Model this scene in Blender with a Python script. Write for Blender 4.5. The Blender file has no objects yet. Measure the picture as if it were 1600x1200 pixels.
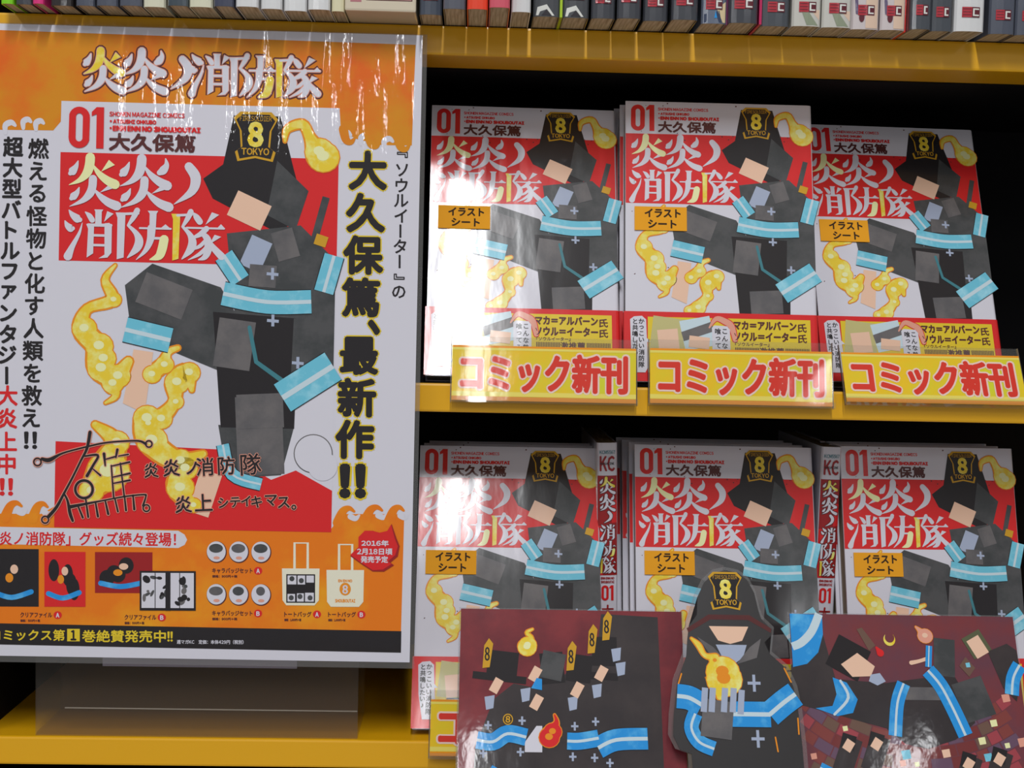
import bpy, bmesh, math, random
from mathutils import Vector, Matrix
random.seed(7)
S = bpy.context.scene
C = S.collection
EYE = 1300.0                      # lens height above the floor, mm.  All lengths below are millimetres.
MM = 0.001

# ------------------------------------------------------------------ camera
cam = bpy.data.objects.new('camera', bpy.data.cameras.new('camera'))
C.objects.link(cam)
rx = (0.9992629, -0.0308915, 0.0227895)      # right
ry = (0.0210428, -0.0557342, -0.9982239)     # down
rz = (0.0321068, 0.9979676, -0.0550430)      # forward
cam.matrix_world = Matrix(((rx[0], -ry[0], -rz[0], 0), (rx[1], -ry[1], -rz[1], 0),
                           (rx[2], -ry[2], -rz[2], EYE * MM), (0, 0, 0, 1)))
cam.data.sensor_width = 36.0
cam.data.lens = 36.0 * 1939.1 / 1600.0
cam.data.clip_start = 0.02
S.camera = cam

# ------------------------------------------------------------------ world, lamps, exposure
S.view_settings.view_transform = 'Standard'
S.view_settings.look = 'None'
S.view_settings.gamma = 1.0
S.view_settings.use_curve_mapping = False
S.view_settings.exposure = 0.24
S.cycles.transparent_max_bounces = 32
w = bpy.data.worlds.new('shop'); S.world = w; w.use_nodes = True
bg = w.node_tree.nodes['Background']
bg.inputs['Color'].default_value = (0.88, 0.93, 1.0, 1)
bg.inputs['Strength'].default_value = 0.22
def tube(x, y0, y1, power, wide=70):
    d = bpy.data.lights.new('ceiling_tube', 'AREA'); d.shape = 'RECTANGLE'
    d.size = wide * MM; d.size_y = (y1 - y0) * MM
    d.energy = power; d.color = (0.97, 0.98, 1.0)
    o = bpy.data.objects.new('ceiling_tube', d); C.objects.link(o)
    o.location = (x * MM, (y0 + y1) / 2 * MM, (1392 + EYE) * MM)
    return o
TUBES = [(22, -1560, -280), (22, -3700, -2500), (-1250, -1560, -360), (-1250, -4900, -3700), (1500, -3700, -2500)]
for i, (x, a, b) in enumerate(TUBES):
    tube(x, a, b, (27, 9, 8, 14, 8)[i])

# ------------------------------------------------------------------ materials
def lin(c):
    c = c / 255.0
    return c / 12.92 if c <= 0.04045 else ((c + 0.055) / 1.055) ** 2.4
MATS = {}
def mat(name, rgb, rough=0.5, coat=0.0, wrap=None, spec=0.3, vary=None, gain=1.22, metal=0.0, stripes=None, bump=None):
    if name in MATS: return MATS[name]
    m = bpy.data.materials.new(name); m.use_nodes = True
    nt = m.node_tree; b = nt.nodes['Principled BSDF']; L = nt.links
    col = tuple(min(0.92, lin(v) * gain) for v in rgb) + (1,)
    b.inputs['Base Color'].default_value = col
    b.inputs['Roughness'].default_value = rough
    b.inputs['Metallic'].default_value = metal
    b.inputs['Specular IOR Level'].default_value = spec
    b.inputs['Coat Weight'].default_value = coat
    b.inputs['Coat Roughness'].default_value = 0.06
    b.inputs['Coat IOR'].default_value = 1.5
    def coords(scale):
        tc = nt.nodes.new('ShaderNodeTexCoord'); mp = nt.nodes.new('ShaderNodeMapping')
        mp.inputs['Scale'].default_value = scale
        L.new(tc.outputs['Object'], mp.inputs['Vector']); return mp.outputs['Vector']
    def noise(scale, vec, detail=3, rough_=0.5):
        n = nt.nodes.new('ShaderNodeTexNoise'); n.inputs['Scale'].default_value = scale
        n.inputs['Detail'].default_value = detail; n.inputs['Roughness'].default_value = rough_
        L.new(coords(vec), n.inputs['Vector']); return n.outputs['Fac']
    if vary:                                   # (second colour, scale, lo, hi)
        r2, sc, lo, hi = vary
        rp = nt.nodes.new('ShaderNodeValToRGB')
        rp.color_ramp.elements[0].position = lo; rp.color_ramp.elements[1].position = hi
        rp.color_ramp.elements[0].color = col
        rp.color_ramp.elements[1].color = tuple(min(0.92, lin(v) * gain) for v in r2) + (1,)
        L.new(noise(sc, (1, 1, 1), 5, 0.6), rp.inputs['Fac'])
        L.new(rp.outputs['Color'], b.inputs['Base Color'])
    if stripes:                                # fine page edges: (second colour, axis scale)
        r2, sc = stripes
        rp = nt.nodes.new('ShaderNodeValToRGB')
        rp.color_ramp.elements[0].color = col
        rp.color_ramp.elements[1].color = tuple(lin(v) * gain for v in r2) + (1,)
        rp.color_ramp.elements[0].position = 0.3; rp.color_ramp.elements[1].position = 0.7
        L.new(noise(1.0, sc, 2), rp.inputs['Fac'])
        L.new(rp.outputs['Color'], b.inputs['Base Color'])
    if wrap:
        bp = nt.nodes.new('ShaderNodeBump')
        if wrap == 'book':                     # shrink film: gentle pillowing and a few small creases
            bp.inputs['Distance'].default_value = 0.0012; bp.inputs['Strength'].default_value = 0.55
            a = noise(1.0, (26, 26, 9), 2); c2 = noise(1.0, (150, 150, 60), 2)
        elif wrap == 'poster':                 # laminate: upright waves
            bp.inputs['Distance'].default_value = 0.0030; bp.inputs['Strength'].default_value = 0.6
            a = noise(1.0, (44, 44, 3.4), 2, 0.55); c2 = noise(1.0, (420, 420, 120), 2)
        else:
            bp.inputs['Distance'].default_value = 0.0008; bp.inputs['Strength'].default_value = 0.5
            a = noise(1.0, (22, 22, 14), 2); c2 = noise(1.0, (240, 240, 200), 2)
        mx = nt.nodes.new('ShaderNodeMath'); mx.operation = 'MULTIPLY_ADD'
        mx.inputs[1].default_value = {'book': 0.05, 'poster': 0.035}.get(wrap, 0.06)
        L.new(c2, mx.inputs[0]); L.new(a, mx.inputs[2])
        hgt = mx.outputs[0]
        if wrap == 'poster':                   # the laminate is most buckled about the middle of the upper half
            tc = nt.nodes.new('ShaderNodeTexCoord'); ds = nt.nodes.new('ShaderNodeVectorMath'); ds.operation = 'DISTANCE'
            ds.inputs[1].default_value = (0.176, 0.0, 0.285); L.new(tc.outputs['Object'], ds.inputs[0])
            mr = nt.nodes.new('ShaderNodeMapRange'); mr.interpolation_type = 'SMOOTHSTEP'
            for nm, v_ in (('From Min', 0.02), ('From Max', 0.15), ('To Min', 1.9), ('To Max', 0.55)): mr.inputs[nm].default_value = v_
            L.new(ds.outputs['Value'], mr.inputs['Value'])
            ml = nt.nodes.new('ShaderNodeMath'); ml.operation = 'MULTIPLY'
            L.new(hgt, ml.inputs[0]); L.new(mr.outputs[0], ml.inputs[1]); hgt = ml.outputs[0]
            b.inputs['Coat Roughness'].default_value = 0.03
        if wrap == 'book': b.inputs['Coat Roughness'].default_value = 0.11
        L.new(hgt, bp.inputs['Height'])
        L.new(bp.outputs['Normal'], b.inputs['Coat Normal'])
    if bump:
        bp = nt.nodes.new('ShaderNodeBump'); bp.inputs['Distance'].default_value = bump[1]
        L.new(noise(bump[0], (1, 1, 1)), bp.inputs['Height']); L.new(bp.outputs['Normal'], b.inputs['Normal'])
    MATS[name] = m
    return m
def clear(name, tint=(0.93, 0.93, 0.92), body=0.06, ior=1.49, rough=0.03, bodycol=(0.55, 0.53, 0.5)):
    if name in MATS: return MATS[name]
    m = bpy.data.materials.new(name); m.use_nodes = True; nt = m.node_tree; L = nt.links
    for n in list(nt.nodes): nt.nodes.remove(n)
    out = nt.nodes.new('ShaderNodeOutputMaterial')
    tr = nt.nodes.new('ShaderNodeBsdfTransparent'); tr.inputs['Color'].default_value = tint + (1,)
    df = nt.nodes.new('ShaderNodeBsdfDiffuse'); df.inputs['Color'].default_value = bodycol + (1,)
    gl = nt.nodes.new('ShaderNodeBsdfGlossy'); gl.inputs['Roughness'].default_value = rough
    fr = nt.nodes.new('ShaderNodeFresnel'); fr.inputs['IOR'].default_value = ior
    m1 = nt.nodes.new('ShaderNodeMixShader'); m1.inputs[0].default_value = body
    m2 = nt.nodes.new('ShaderNodeMixShader')
    L.new(tr.outputs[0], m1.inputs[1]); L.new(df.outputs[0], m1.inputs[2])
    geo = nt.nodes.new('ShaderNodeNewGeometry'); sb = nt.nodes.new('ShaderNodeMath'); sb.operation = 'SUBTRACT'; sb.inputs[0].default_value = 1.0
    L.new(geo.outputs['Backfacing'], sb.inputs[1]); mu = nt.nodes.new('ShaderNodeMath'); mu.operation = 'MULTIPLY'
    L.new(fr.outputs[0], mu.inputs[0]); L.new(sb.outputs[0], mu.inputs[1])      # only the outer face mirrors
    L.new(mu.outputs[0], m2.inputs[0]); L.new(m1.outputs[0], m2.inputs[1]); L.new(gl.outputs[0], m2.inputs[2])
    L.new(m2.outputs[0], out.inputs[0])
    MATS[name] = m
    return m

orange_metal = mat('orange_enamel', (222, 164, 14), 0.36, 0.15, spec=0.55, bump=(900, 0.00003))
shelf_black = mat('black_panel', (16, 15, 17), 0.7, spec=0.12)
shelf_shade_black = mat('shade_black', (20, 18, 17), 0.85, spec=0.1)  # near-black that paints the shade on the middle shelf
grey_counter = mat('grey_counter', (150, 148, 150), 0.6)
acrylic = clear('clear_acrylic', (0.94, 0.95, 0.95), 0.05)
acrylic_smoke = clear('clear_stand', (0.90, 0.88, 0.85), 0.05, ior=1.3, bodycol=(0.5, 0.44, 0.38))
laminate = clear('laminate_edge', (0.93, 0.94, 0.96), 0.10)
pages = mat('page_edges', (168, 158, 140), 0.9, spec=0.05, stripes=((118, 104, 84), (900, 900, 30)))
pages_spine = mat('page_edges_below', (196, 180, 150), 0.9, spec=0.05, stripes=((150, 130, 100), (900, 40, 300)))

# ------------------------------------------------------------------ mesh helpers
def link(name, me, parent=None):
    o = bpy.data.objects.new(name, me); C.objects.link(o)
    if parent: o.parent = parent
    return o
def tag(o, label=None, cat=None, group=None, kind=None):
    if label: o['label'] = label
    if cat: o['category'] = cat
    if group: o['group'] = group
    if kind: o['kind'] = kind
    return o
def thing(name, label, cat, loc=(0, 0, 0), rot=(0, 0, 0), group=None):
    o = bpy.data.objects.new(name, None); C.objects.link(o)
    o.empty_display_size = 0.01
    o.location = (loc[0] * MM, loc[1] * MM, (loc[2] + EYE) * MM); o.rotation_euler = rot
    return tag(o, label, cat, group)
def box_bm(bm, x0, x1, y0, y1, z0, z1, mi=0, bev=0.0):
    vs = [bm.verts.new((x * MM, y * MM, z * MM)) for x in (x0, x1) for y in (y0, y1) for z in (z0, z1)]
    fs = [(0, 1, 3, 2), (4, 6, 7, 5), (0, 4, 5, 1), (2, 3, 7, 6), (0, 2, 6, 4), (1, 5, 7, 3)]
    nf = [bm.faces.new([vs[i] for i in f]) for f in fs]
    for f in nf: f.material_index = mi
    if bev:
        es = list({e for f in nf for e in f.edges})
        bmesh.ops.bevel(bm, geom=es, offset=bev * MM, segments=2, profile=0.6, affect='EDGES')
def finish(bm, name, mats, parent=None, smooth=False):
    bmesh.ops.recalc_face_normals(bm, faces=bm.faces)
    me = bpy.data.meshes.new(name); bm.to_mesh(me); bm.free()
    for m in (mats if isinstance(mats, (list, tuple)) else [mats]): me.materials.append(m)
    if smooth:
        for p in me.polygons: p.use_smooth = True
    return link(name, me, parent)
def box(name, x0, x1, y0, y1, z0, z1, m, parent=None, bev=0.0):
    bm = bmesh.new(); box_bm(bm, x0, x1, y0, y1, z0, z1, 0, bev)
    return finish(bm, name, m, parent)
def profile_bm(bm, pts, z0, z1, mi=0):
    """closed outline in the x-y plane, raised from z0 to z1"""
    a = [bm.verts.new((x * MM, y * MM, z0 * MM)) for x, y in pts]
    b = [bm.verts.new((x * MM, y * MM, z1 * MM)) for x, y in pts]
    n = len(pts)
    fs = [bm.faces.new(a), bm.faces.new(b)]
    for i in range(n):
        j = (i + 1) % n
        fs.append(bm.faces.new((a[i], a[j], b[j], b[i])))
    for f in fs: f.material_index = mi
def c_outline(path, th):
    """offset an open path to a closed band of thickness th (to the left of travel)"""
    out = []
    n = len(path)
    for i in range(n):
        p0 = Vector(path[max(0, i - 1)]); p1 = Vector(path[min(n - 1, i + 1)])
        d = (p1 - p0).normalized(); nn = Vector((-d.y, d.x))
        out.append((path[i][0] + nn.x * th, path[i][1] + nn.y * th))
    return list(path) + out[::-1]

GLYPH = {}
def glyph(s, res=2):
    k = (s, res)
    if k in GLYPH: return GLYPH[k]
    if len(s) > 1 and any(33 <= ord(ch) < 127 for ch in s):     # Latin letters set closely in the same face as the kanji
        vs, fs, x = [], [], 0.0
        for ch in s:
            if ch == ' ': x += 0.28; continue
            g = glyph(ch, res); b = len(vs)
            lat = 33 <= ord(ch) < 127
            dx = x - g[2][0] + 0.04 if lat else x
            vs += [(a + dx, c_) for a, c_ in g[0]]; fs += [tuple(b + q_ for q_ in f) for f in g[1]]
            x += (g[2][2] - g[2][0] + 0.09) if lat else 1.0
        GLYPH[k] = (vs, fs, (min(v[0] for v in vs), min(v[1] for v in vs), max(v[0] for v in vs), max(v[1] for v in vs)))
        return GLYPH[k]
    if len(s) == 1 and 33 <= ord(s) < 127: s = chr(ord(s) + 0xFEE0)
    c = bpy.data.curves.new('t', 'FONT'); c.body = s; c.size = 1.0; c.resolution_u = res; c.fill_mode = 'FRONT'
    o = bpy.data.objects.new('t', c); C.objects.link(o)
    bpy.context.view_layer.update()
    ev = o.evaluated_get(bpy.context.evaluated_depsgraph_get()); me = ev.to_mesh()
    vs = [(v.co.x, v.co.y) for v in me.vertices]; fs = [tuple(p.vertices) for p in me.polygons]
    ev.to_mesh_clear(); bpy.data.objects.remove(o); bpy.data.curves.remove(c)
    if not vs: vs, fs = [(0, 0)], []
    bb = (min(v[0] for v in vs), min(v[1] for v in vs), max(v[0] for v in vs), max(v[1] for v in vs))
    GLYPH[k] = (vs, fs, bb)
    return GLYPH[k]

class Print:
    """flat printing on a sheet: u to the right, v down from the top edge; layers stand a few hundredths
    of a millimetre proud of the sheet, which faces -y.  H is the sheet's height, y0 its face."""
    STEP = 0.07
    def __init__(s, H, y0=0.0, tf=None):
        s.H, s.y0, s.v, s.f, s.mi, s.mats, s.tf = H, y0, [], [], [], [], tf
    def _m(s, m):
        if m not in s.mats: s.mats.append(m)
        return s.mats.index(m)
    def _p(s, u, v, k):
        if s.tf: u, v = s.tf(u, v)
        return (u * MM, (s.y0 - s.STEP * (k + 1)) * MM, (s.H - v) * MM)
    def faces(s, pts, fs, m, k):
        b = len(s.v); i = s._m(m)
        s.n = (getattr(s, 'n', -1) + 1) % 19          # overlapping brush marks never lie in exactly one plane
        k = k + s.n * 0.0022 / s.STEP
        s.v += [s._p(u, v, k) for u, v in pts]
        for f in fs: s.f.append(tuple(b + q for q in f)); s.mi.append(i)
    def poly(s, pts, m, k):
        """simple outline, concave allowed"""
        from mathutils.geometry import tessellate_polygon
        tr = tessellate_polygon([[Vector((p[0], p[1], 0)) for p in pts]])
        s.faces(pts, tr, m, k)
    def rect(s, u0, v0, u1, v1, m, k, n=1):
        s.faces([(u0, v0), (u1, v0), (u1, v1), (u0, v1)], [(0, 1, 2, 3)], m, k)
    def ell(s, cu, cv, ru, rv, m, k, rot=0.0, n=36, a0=0, a1=2 * math.pi):
        c, d = math.cos(rot), math.sin(rot)
        pts = []
        for i in range(n):
            a = a0 + (a1 - a0) * i / (n if a1 - a0 > 6.28 else n - 1)
            x, y = ru * math.cos(a), rv * math.sin(a)
            pts.append((cu + x * c - y * d, cv + x * d + y * c))
        s.poly(pts, m, k)
    def ring(s, cu, cv, r, wd, m, k, n=28):
        s.stroke([(cu + r * math.cos(2 * math.pi * i / n), cv + r * math.sin(2 * math.pi * i / n), wd) for i in range(n + 1)], m, k, smooth=0, caps=False)
    def stroke(s, pts, m, k, smooth=5, caps=True, grow=0.0):
        """brush stroke through (u, v, width)"""
        P = [Vector(p) for p in pts]
        if smooth and len(P) > 2:
            Q = []
            for i in range(len(P) - 1):
                a, b, c, d = P[max(0, i - 1)], P[i], P[i + 1], P[min(len(P) - 1, i + 2)]
                for j in range(smooth):
                    t = j / smooth
                    Q.append(0.5 * ((2 * b) + (c - a) * t + (2 * a - 5 * b + 4 * c - d) * t * t + (3 * b - a - 3 * c + d) * t ** 3))
            Q.append(P[-1]); P = Q
        pts2, fs = [], []
        for i, p in enumerate(P):
            d = P[min(len(P) - 1, i + 1)] - P[max(0, i - 1)]
            L = math.hypot(d.x, d.y) or 1
            nx, ny = -d.y / L, d.x / L
            h = max(0.01, p.z / 2 + grow)
            pts2 += [(p.x + nx * h, p.y + ny * h), (p.x - nx * h, p.y - ny * h)]
            if i: b = 2 * i; fs.append((b - 2, b - 1, b + 1, b))
        s.faces(pts2, fs, m, k)
        if caps:
            for p in (P[0], P[-1]):
                r = max(0.01, p.z / 2 + grow)
                s.faces([(p.x, p.y)] + [(p.x + r * math.cos(a * math.pi / 5), p.y + r * math.sin(a * math.pi / 5)) for a in range(10)],
                        [(0, 1 + a, 1 + (a + 1) % 10) for a in range(10)], m, k)
    def _put(s, g, sx, sy, ox, oy, m, k, bold, n, rot=0.0, shear=0.0):
        vs, fs, bb = g
        offs = [(0, 0)] + ([(bold * math.cos(2 * math.pi * i / n), bold * math.sin(2 * math.pi * i / n)) for i in range(n)] if bold else [])
        c, d = math.cos(rot), math.sin(rot)
        for dx, dy in offs:
            pts = []
            for x, y in vs:
                X, Y = x * sx + shear * y * sx, -y * sy
                pts.append((ox + X * c - Y * d + dx, oy + X * d + Y * c + dy))
            s.faces(pts, fs, m, k)
    def text(s, t, u0, v0, u1, v1, m, k, bold=0.0, n=6, res=2):
        """text stretched to fill the box"""
        g = glyph(t, res); bb = g[2]
        sx = (u1 - u0) / max(1e-6, bb[2] - bb[0]); sy = (v1 - v0) / max(1e-6, bb[3] - bb[1])
        s._put(g, sx, sy, u0 - bb[0] * sx, v1 + bb[1] * sy, m, k, bold, n)
    def column(s, t, cu, v0, pitch, size, m, k, bold=0.0, n=6, du=0.0, wide=1.0, res=2):
        """upright Japanese column; a long-vowel bar and corner brackets are turned"""
        for i, ch in enumerate(t):
            if ch == ' ': continue
            cx, cy = cu + du * i, v0 + pitch * (i + 0.5)
            if ch == '‼':
                for q in (-1, 1):
                    g = glyph('!', res); bb = g[2]
                    s._put(g, size * 1.3, size, cx + q * size * 0.2 - (bb[0] + bb[2]) / 2 * size * 1.3, cy + (bb[1] + bb[3]) / 2 * size, m, k, bold * 1.5, n)
                continue
            g = glyph(ch, res); bb = g[2]
            mx, my = (bb[0] + bb[2]) / 2, (bb[1] + bb[3]) / 2
            if ch in 'ー':
                # quarter turn about the glyph's middle
                vs = [(-(y - my), (x - mx)) for x, y in g[0]] if False else [((y - my), -(x - mx)) for x, y in g[0]]
                s._put((vs, g[1], None), size * wide, size, cx, cy, m, k, bold, n)
            elif ch in '、。':
                s._put(g, size, size, cx + size * 0.1 - (mx - 0.2) * size, cy - size * 0.25, m, k, bold, n)
            else:
                s._put(g, size * wide, size, cx - mx * size * wide, cy + my * size, m, k, bold, n)
    def build(s, name, parent, label=None):
        me = bpy.data.meshes.new(name); me.from_pydata(s.v, [], s.f)
        for m in s.mats: me.materials.append(m)
        me.polygons.foreach_set('material_index', s.mi)
        me.update()
        o = link(name, me, parent)
        if label: o['label'] = label
        return o

# ------------------------------------------------------------------ the brush-like title characters, drawn stroke by stroke
def fire(two=False):
    """flame character (fire over fire): strokes in a 100 box; ('s', points, tone) or ('p', polygon, tone)"""
    a = [('s', [(18, 9, 2), (14, 20, 8), (7, 30, 13), (3, 34, 7)], 0),
         ('s', [(42, 1, 15), (41, 15, 15), (36, 32, 14), (22, 47, 8), (1, 57, 1)], 0 if two else 1),
         ('s', [(48, 17, 3), (60, 33, 9), (76, 46, 13), (92, 54, 15)], 0 if two else 1),
         ('s', [(21, 62, 2), (17, 72, 8), (10, 80, 12), (6, 84, 7)], 0), ('p', [(81, 54), (91, 61), (62, 71)], 0),
         ('s', [(48, 44, 13), (47, 60, 13), (42, 74, 13), (28, 88, 8), (3, 100, 1)], 0),
         ('s', [(52, 66, 3), (64, 79, 9), (79, 90, 13), (96, 97, 15)], 0)]
    a.append(('s', [(88, 0, 2), (90, 12, 8), (84, 23, 13), (77, 28, 9)], 0) if two else ('p', [(79, 5), (91, 15), (64, 29)], 1))
    return a
def noji(): return [('s', [(62, 2, 22), (90, 30, 26), (75, 65, 20), (5, 98, 2)], 0)]
def leftmound():
    return [('p', [(0, 5), (20, 5), (20, 16), (18, 97), (4, 101), (4, 16)], 0),
            ('s', [(14, 8, 4), (46, 6, 4)], 0),
            ('s', [(44, 0, 9), (37, 14, 8), (26, 31, 4)], 0),
            ('s', [(26, 31, 4), (42, 46, 8), (49, 62, 13), (44, 78, 12), (26, 97, 2)], 0)]
def extinguish():
    return [('s', [(11, 3, 2), (18, 12, 9), (28, 20, 13), (33, 22, 8)], 0), ('s', [(3, 25, 2), (8, 34, 9), (15, 40, 12), (19, 40, 7)], 0),
            ('s', [(38, 28, 1), (32, 50, 5), (18, 78, 9), (10, 97, 14)], 0),
            ('p', [(62, 0), (80, 0), (77, 5), (77, 30), (64, 30), (64, 5)], 0),
            ('s', [(44, 6, 2), (52, 13, 8), (58, 22, 9)], 0), ('p', [(88, 3), (101, 8), (82, 25)], 0),
            ('p', [(46, 30), (62, 32), (61, 90), (48, 99), (50, 40)], 0), ('s', [(50, 32, 5), (96, 32, 5)], 0),
            ('p', [(83, 28), (93, 27), (98, 34), (98, 88), (90, 98), (72, 100), (84, 92)], 0),
            ('s', [(60, 53, 4), (86, 53, 4)], 0), ('s', [(60, 73, 4), (86, 73, 4)], 0)]
def ward():
    m = [(k, [tuple([p[0] * .92] + list(p[1:])) for p in q], t) for k, q, t in leftmound()]
    return m + [('p', [(60, 0), (80, 0), (77, 6), (76, 34), (64, 34), (64, 6)], 0), ('s', [(46, 36, 3), (104, 36, 3)], 0),
                ('p', [(84, 36), (94, 27), (104, 36)], 0),
                ('s', [(68, 36, 13), (66, 60, 11), (57, 82, 7), (40, 101, 1)], 0), ('s', [(70, 56, 4), (96, 56, 4)], 0),
                ('s', [(92, 58, 14), (88, 80, 14), (82, 93, 12), (66, 100, 2)], 1)]
def squad():
    m = [(k, [tuple([p[0] * .85] + list(p[1:])) for p in q], 2 if i == 0 else t) for i, (k, q, t) in enumerate(leftmound())]
    return m + [('s', [(42, 2, 2), (48, 10, 9), (55, 20, 10)], 0), ('p', [(78, 0), (92, 5), (66, 26)], 0),
                ('s', [(30, 33, 3), (102, 33, 3)], 0), ('p', [(88, 33), (96, 24), (104, 33)], 0),
                ('s', [(68, 34, 9), (56, 46, 8), (36, 56, 2)], 0),
                ('s', [(58, 42, 6), (70, 55, 11), (72, 76, 12), (66, 92, 9), (54, 98, 2)], 0),
                ('s', [(68, 56, 5), (56, 70, 6), (36, 80, 1)], 0), ('s', [(70, 70, 5), (56, 86, 6), (34, 99, 1)], 0),
                ('p', [(84, 46), (97, 50), (74, 66)], 0), ('s', [(70, 52, 3), (80, 70, 9), (98, 90, 12)], 0)]
TITLE = [fire(), fire(True), noji(), extinguish(), ward(), squad()]
def title(pr, boxes, tones, k, grow=0.0):
    for g, (u0, v0, u1, v1) in zip(TITLE, boxes):
        sx, sy = (u1 - u0) / 100.0, (v1 - v0) / 100.0; sw = (sx + sy) / 2 * 1.26
        for kind, pts, tone in g:
            m = tones[tone]
            if kind == 's':
                pr.stroke([(u0 + p[0] * sx, v0 + p[1] * sy, p[2] * sw) for p in pts], m, k, smooth=5, grow=grow)
            else:
                q = [(u0 + p[0] * sx, v0 + p[1] * sy) for p in pts]
                if grow:
                    pr.stroke([(a, b, 0.02) for a, b in q + [q[0]]], m, k, smooth=0, grow=grow)
                pr.poly(q, m, k)

# ------------------------------------------------------------------ print inks (book set under shrink film, poster set under laminate)
def inks(pre, wrap, coat):
    def I(n, rgb, **kw): return mat(pre + n, rgb, 0.55, coat, wrap, 0.2, **kw)
    return dict(white=I('white', (205, 203, 212)), red=I('red', (208, 34, 36)), deepred=I('deep_red', (150, 28, 30)), black=I('black', (34, 30, 32)),
                char=I('charcoal', (76, 76, 77), vary=((60, 62, 63), 60, .4, .6)), grey=I('grey', (104, 100, 100), vary=((88, 86, 88), 50, .4, .6)),
                lilac=I('lilac', (158, 168, 190)), blue=I('sky_blue', (104, 184, 206), vary=((150, 206, 222), 90, .5, .7)),
                pale=I('pale_blue', (190, 208, 216)), peach=I('peach', (226, 186, 160)), yellow=I('yellow', (232, 196, 52), vary=((240, 222, 130), 120, .45, .65)),
                orange=I('orange', (222, 136, 28)), gold=I('gold', (196, 148, 34)), cream=I('cream', (232, 226, 168)), brown=I('brown', (84, 40, 40)),
                obi=I('mustard', (216, 188, 42)), blond=I('straw', (186, 178, 120)), pink=I('pink', (216, 150, 130)),
                teal=I('teal', (60, 120, 130)), bright=I('bright_blue', (36, 140, 210), vary=((90, 176, 224), 80, .5, .7)))
B = inks('book_', 'book', 0.85)
B['sticker'] = mat('sticker_orange', (226, 156, 40), 0.7, 0.0, None, 0.1)
P = inks('poster_', 'poster', 0.7)
P['ground'] = mat('poster_ground', (206, 132, 20), 0.55, 0.7, 'poster', 0.2, vary=((216, 98, 20), 26, .45, .68))
P['goods'] = mat('poster_goods_ground', (222, 116, 14), 0.55, 0.7, 'poster', 0.2, vary=((232, 156, 22), 16, .50, .75))
P['bag'] = mat('poster_canvas', (222, 218, 196), 0.55, 0.7, 'poster', 0.2)
K = inks('card_', 'card', 0.32)

def flame(pr, blobs, I, k, o=0.9):
    """a string of round flame lobes: orange rim, yellow body, pale core"""
    pr.stroke([(a, b, w_) for a, b, w_ in blobs], I['orange'], k, grow=o * 0.6)
    pr.stroke([(a, b, w_ * 0.9) for a, b, w_ in blobs], I['yellow'], k + 1, grow=0)
    for a, b, w_ in blobs:                     # round lobes and pale hearts along the string
        if w_ >= 5:
            pr.ell(a + w_ * .12, b, w_ * .62 + o * .5, w_ * .58 + o * .5, I['orange'], k, n=16); pr.ell(a + w_ * .12, b, w_ * .62, w_ * .58, I['yellow'], k + 1, n=16)
            pr.ell(a + w_ * .1, b - w_ * .05, w_ * .24, w_ * .2, I['cream'], k + 2, n=12)
def band(pr, pts, w_, I, k, col='blue', edge=True):
    if edge: pr.stroke([(a, b, w_) for a, b in pts], I['black'], k, caps=False, grow=0.35)
    pr.stroke([(a, b, w_) for a, b in pts], I[col], k + 1, caps=False)
    pr.stroke([(a, b, w_ * 0.17) for a, b in pts], I['pale'], k + 2, caps=False)
def shield(pr, cu, cv, s, I, k, word='TOKYO', top='FIRESOLDIER'):
    """gold-edged plate with a big 8"""
    shp = [(-1, -.75), (-.7, -1), (.7, -1), (1, -.72), (.72, -.25), (.66, .45), (.92, .62), (.8, 1.0), (0, .86), (-.8, 1.0), (-.92, .62), (-.66, .45), (-.72, -.25)]
    pr.poly([(cu + a * s, cv + b * s * 1.12) for a, b in shp], I['gold'], k)
    pr.poly([(cu + a * s * .88, cv + b * s * 1.0) for a, b in shp], I['black'], k + 1)
    pr.text('8', cu - s * .3, cv - s * .62, cu + s * .3, cv + s * .42, I['yellow'], k + 2, bold=s * .07)
    pr.text(word, cu - s * .62, cv + s * .52, cu + s * .62, cv + s * .82, I['gold'], k + 2, bold=s * .012, n=4)
    pr.text(top, cu - s * .72, cv - s * .93, cu + s * .72, cv - s * .7, I['gold'], k + 2, n=4)

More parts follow.
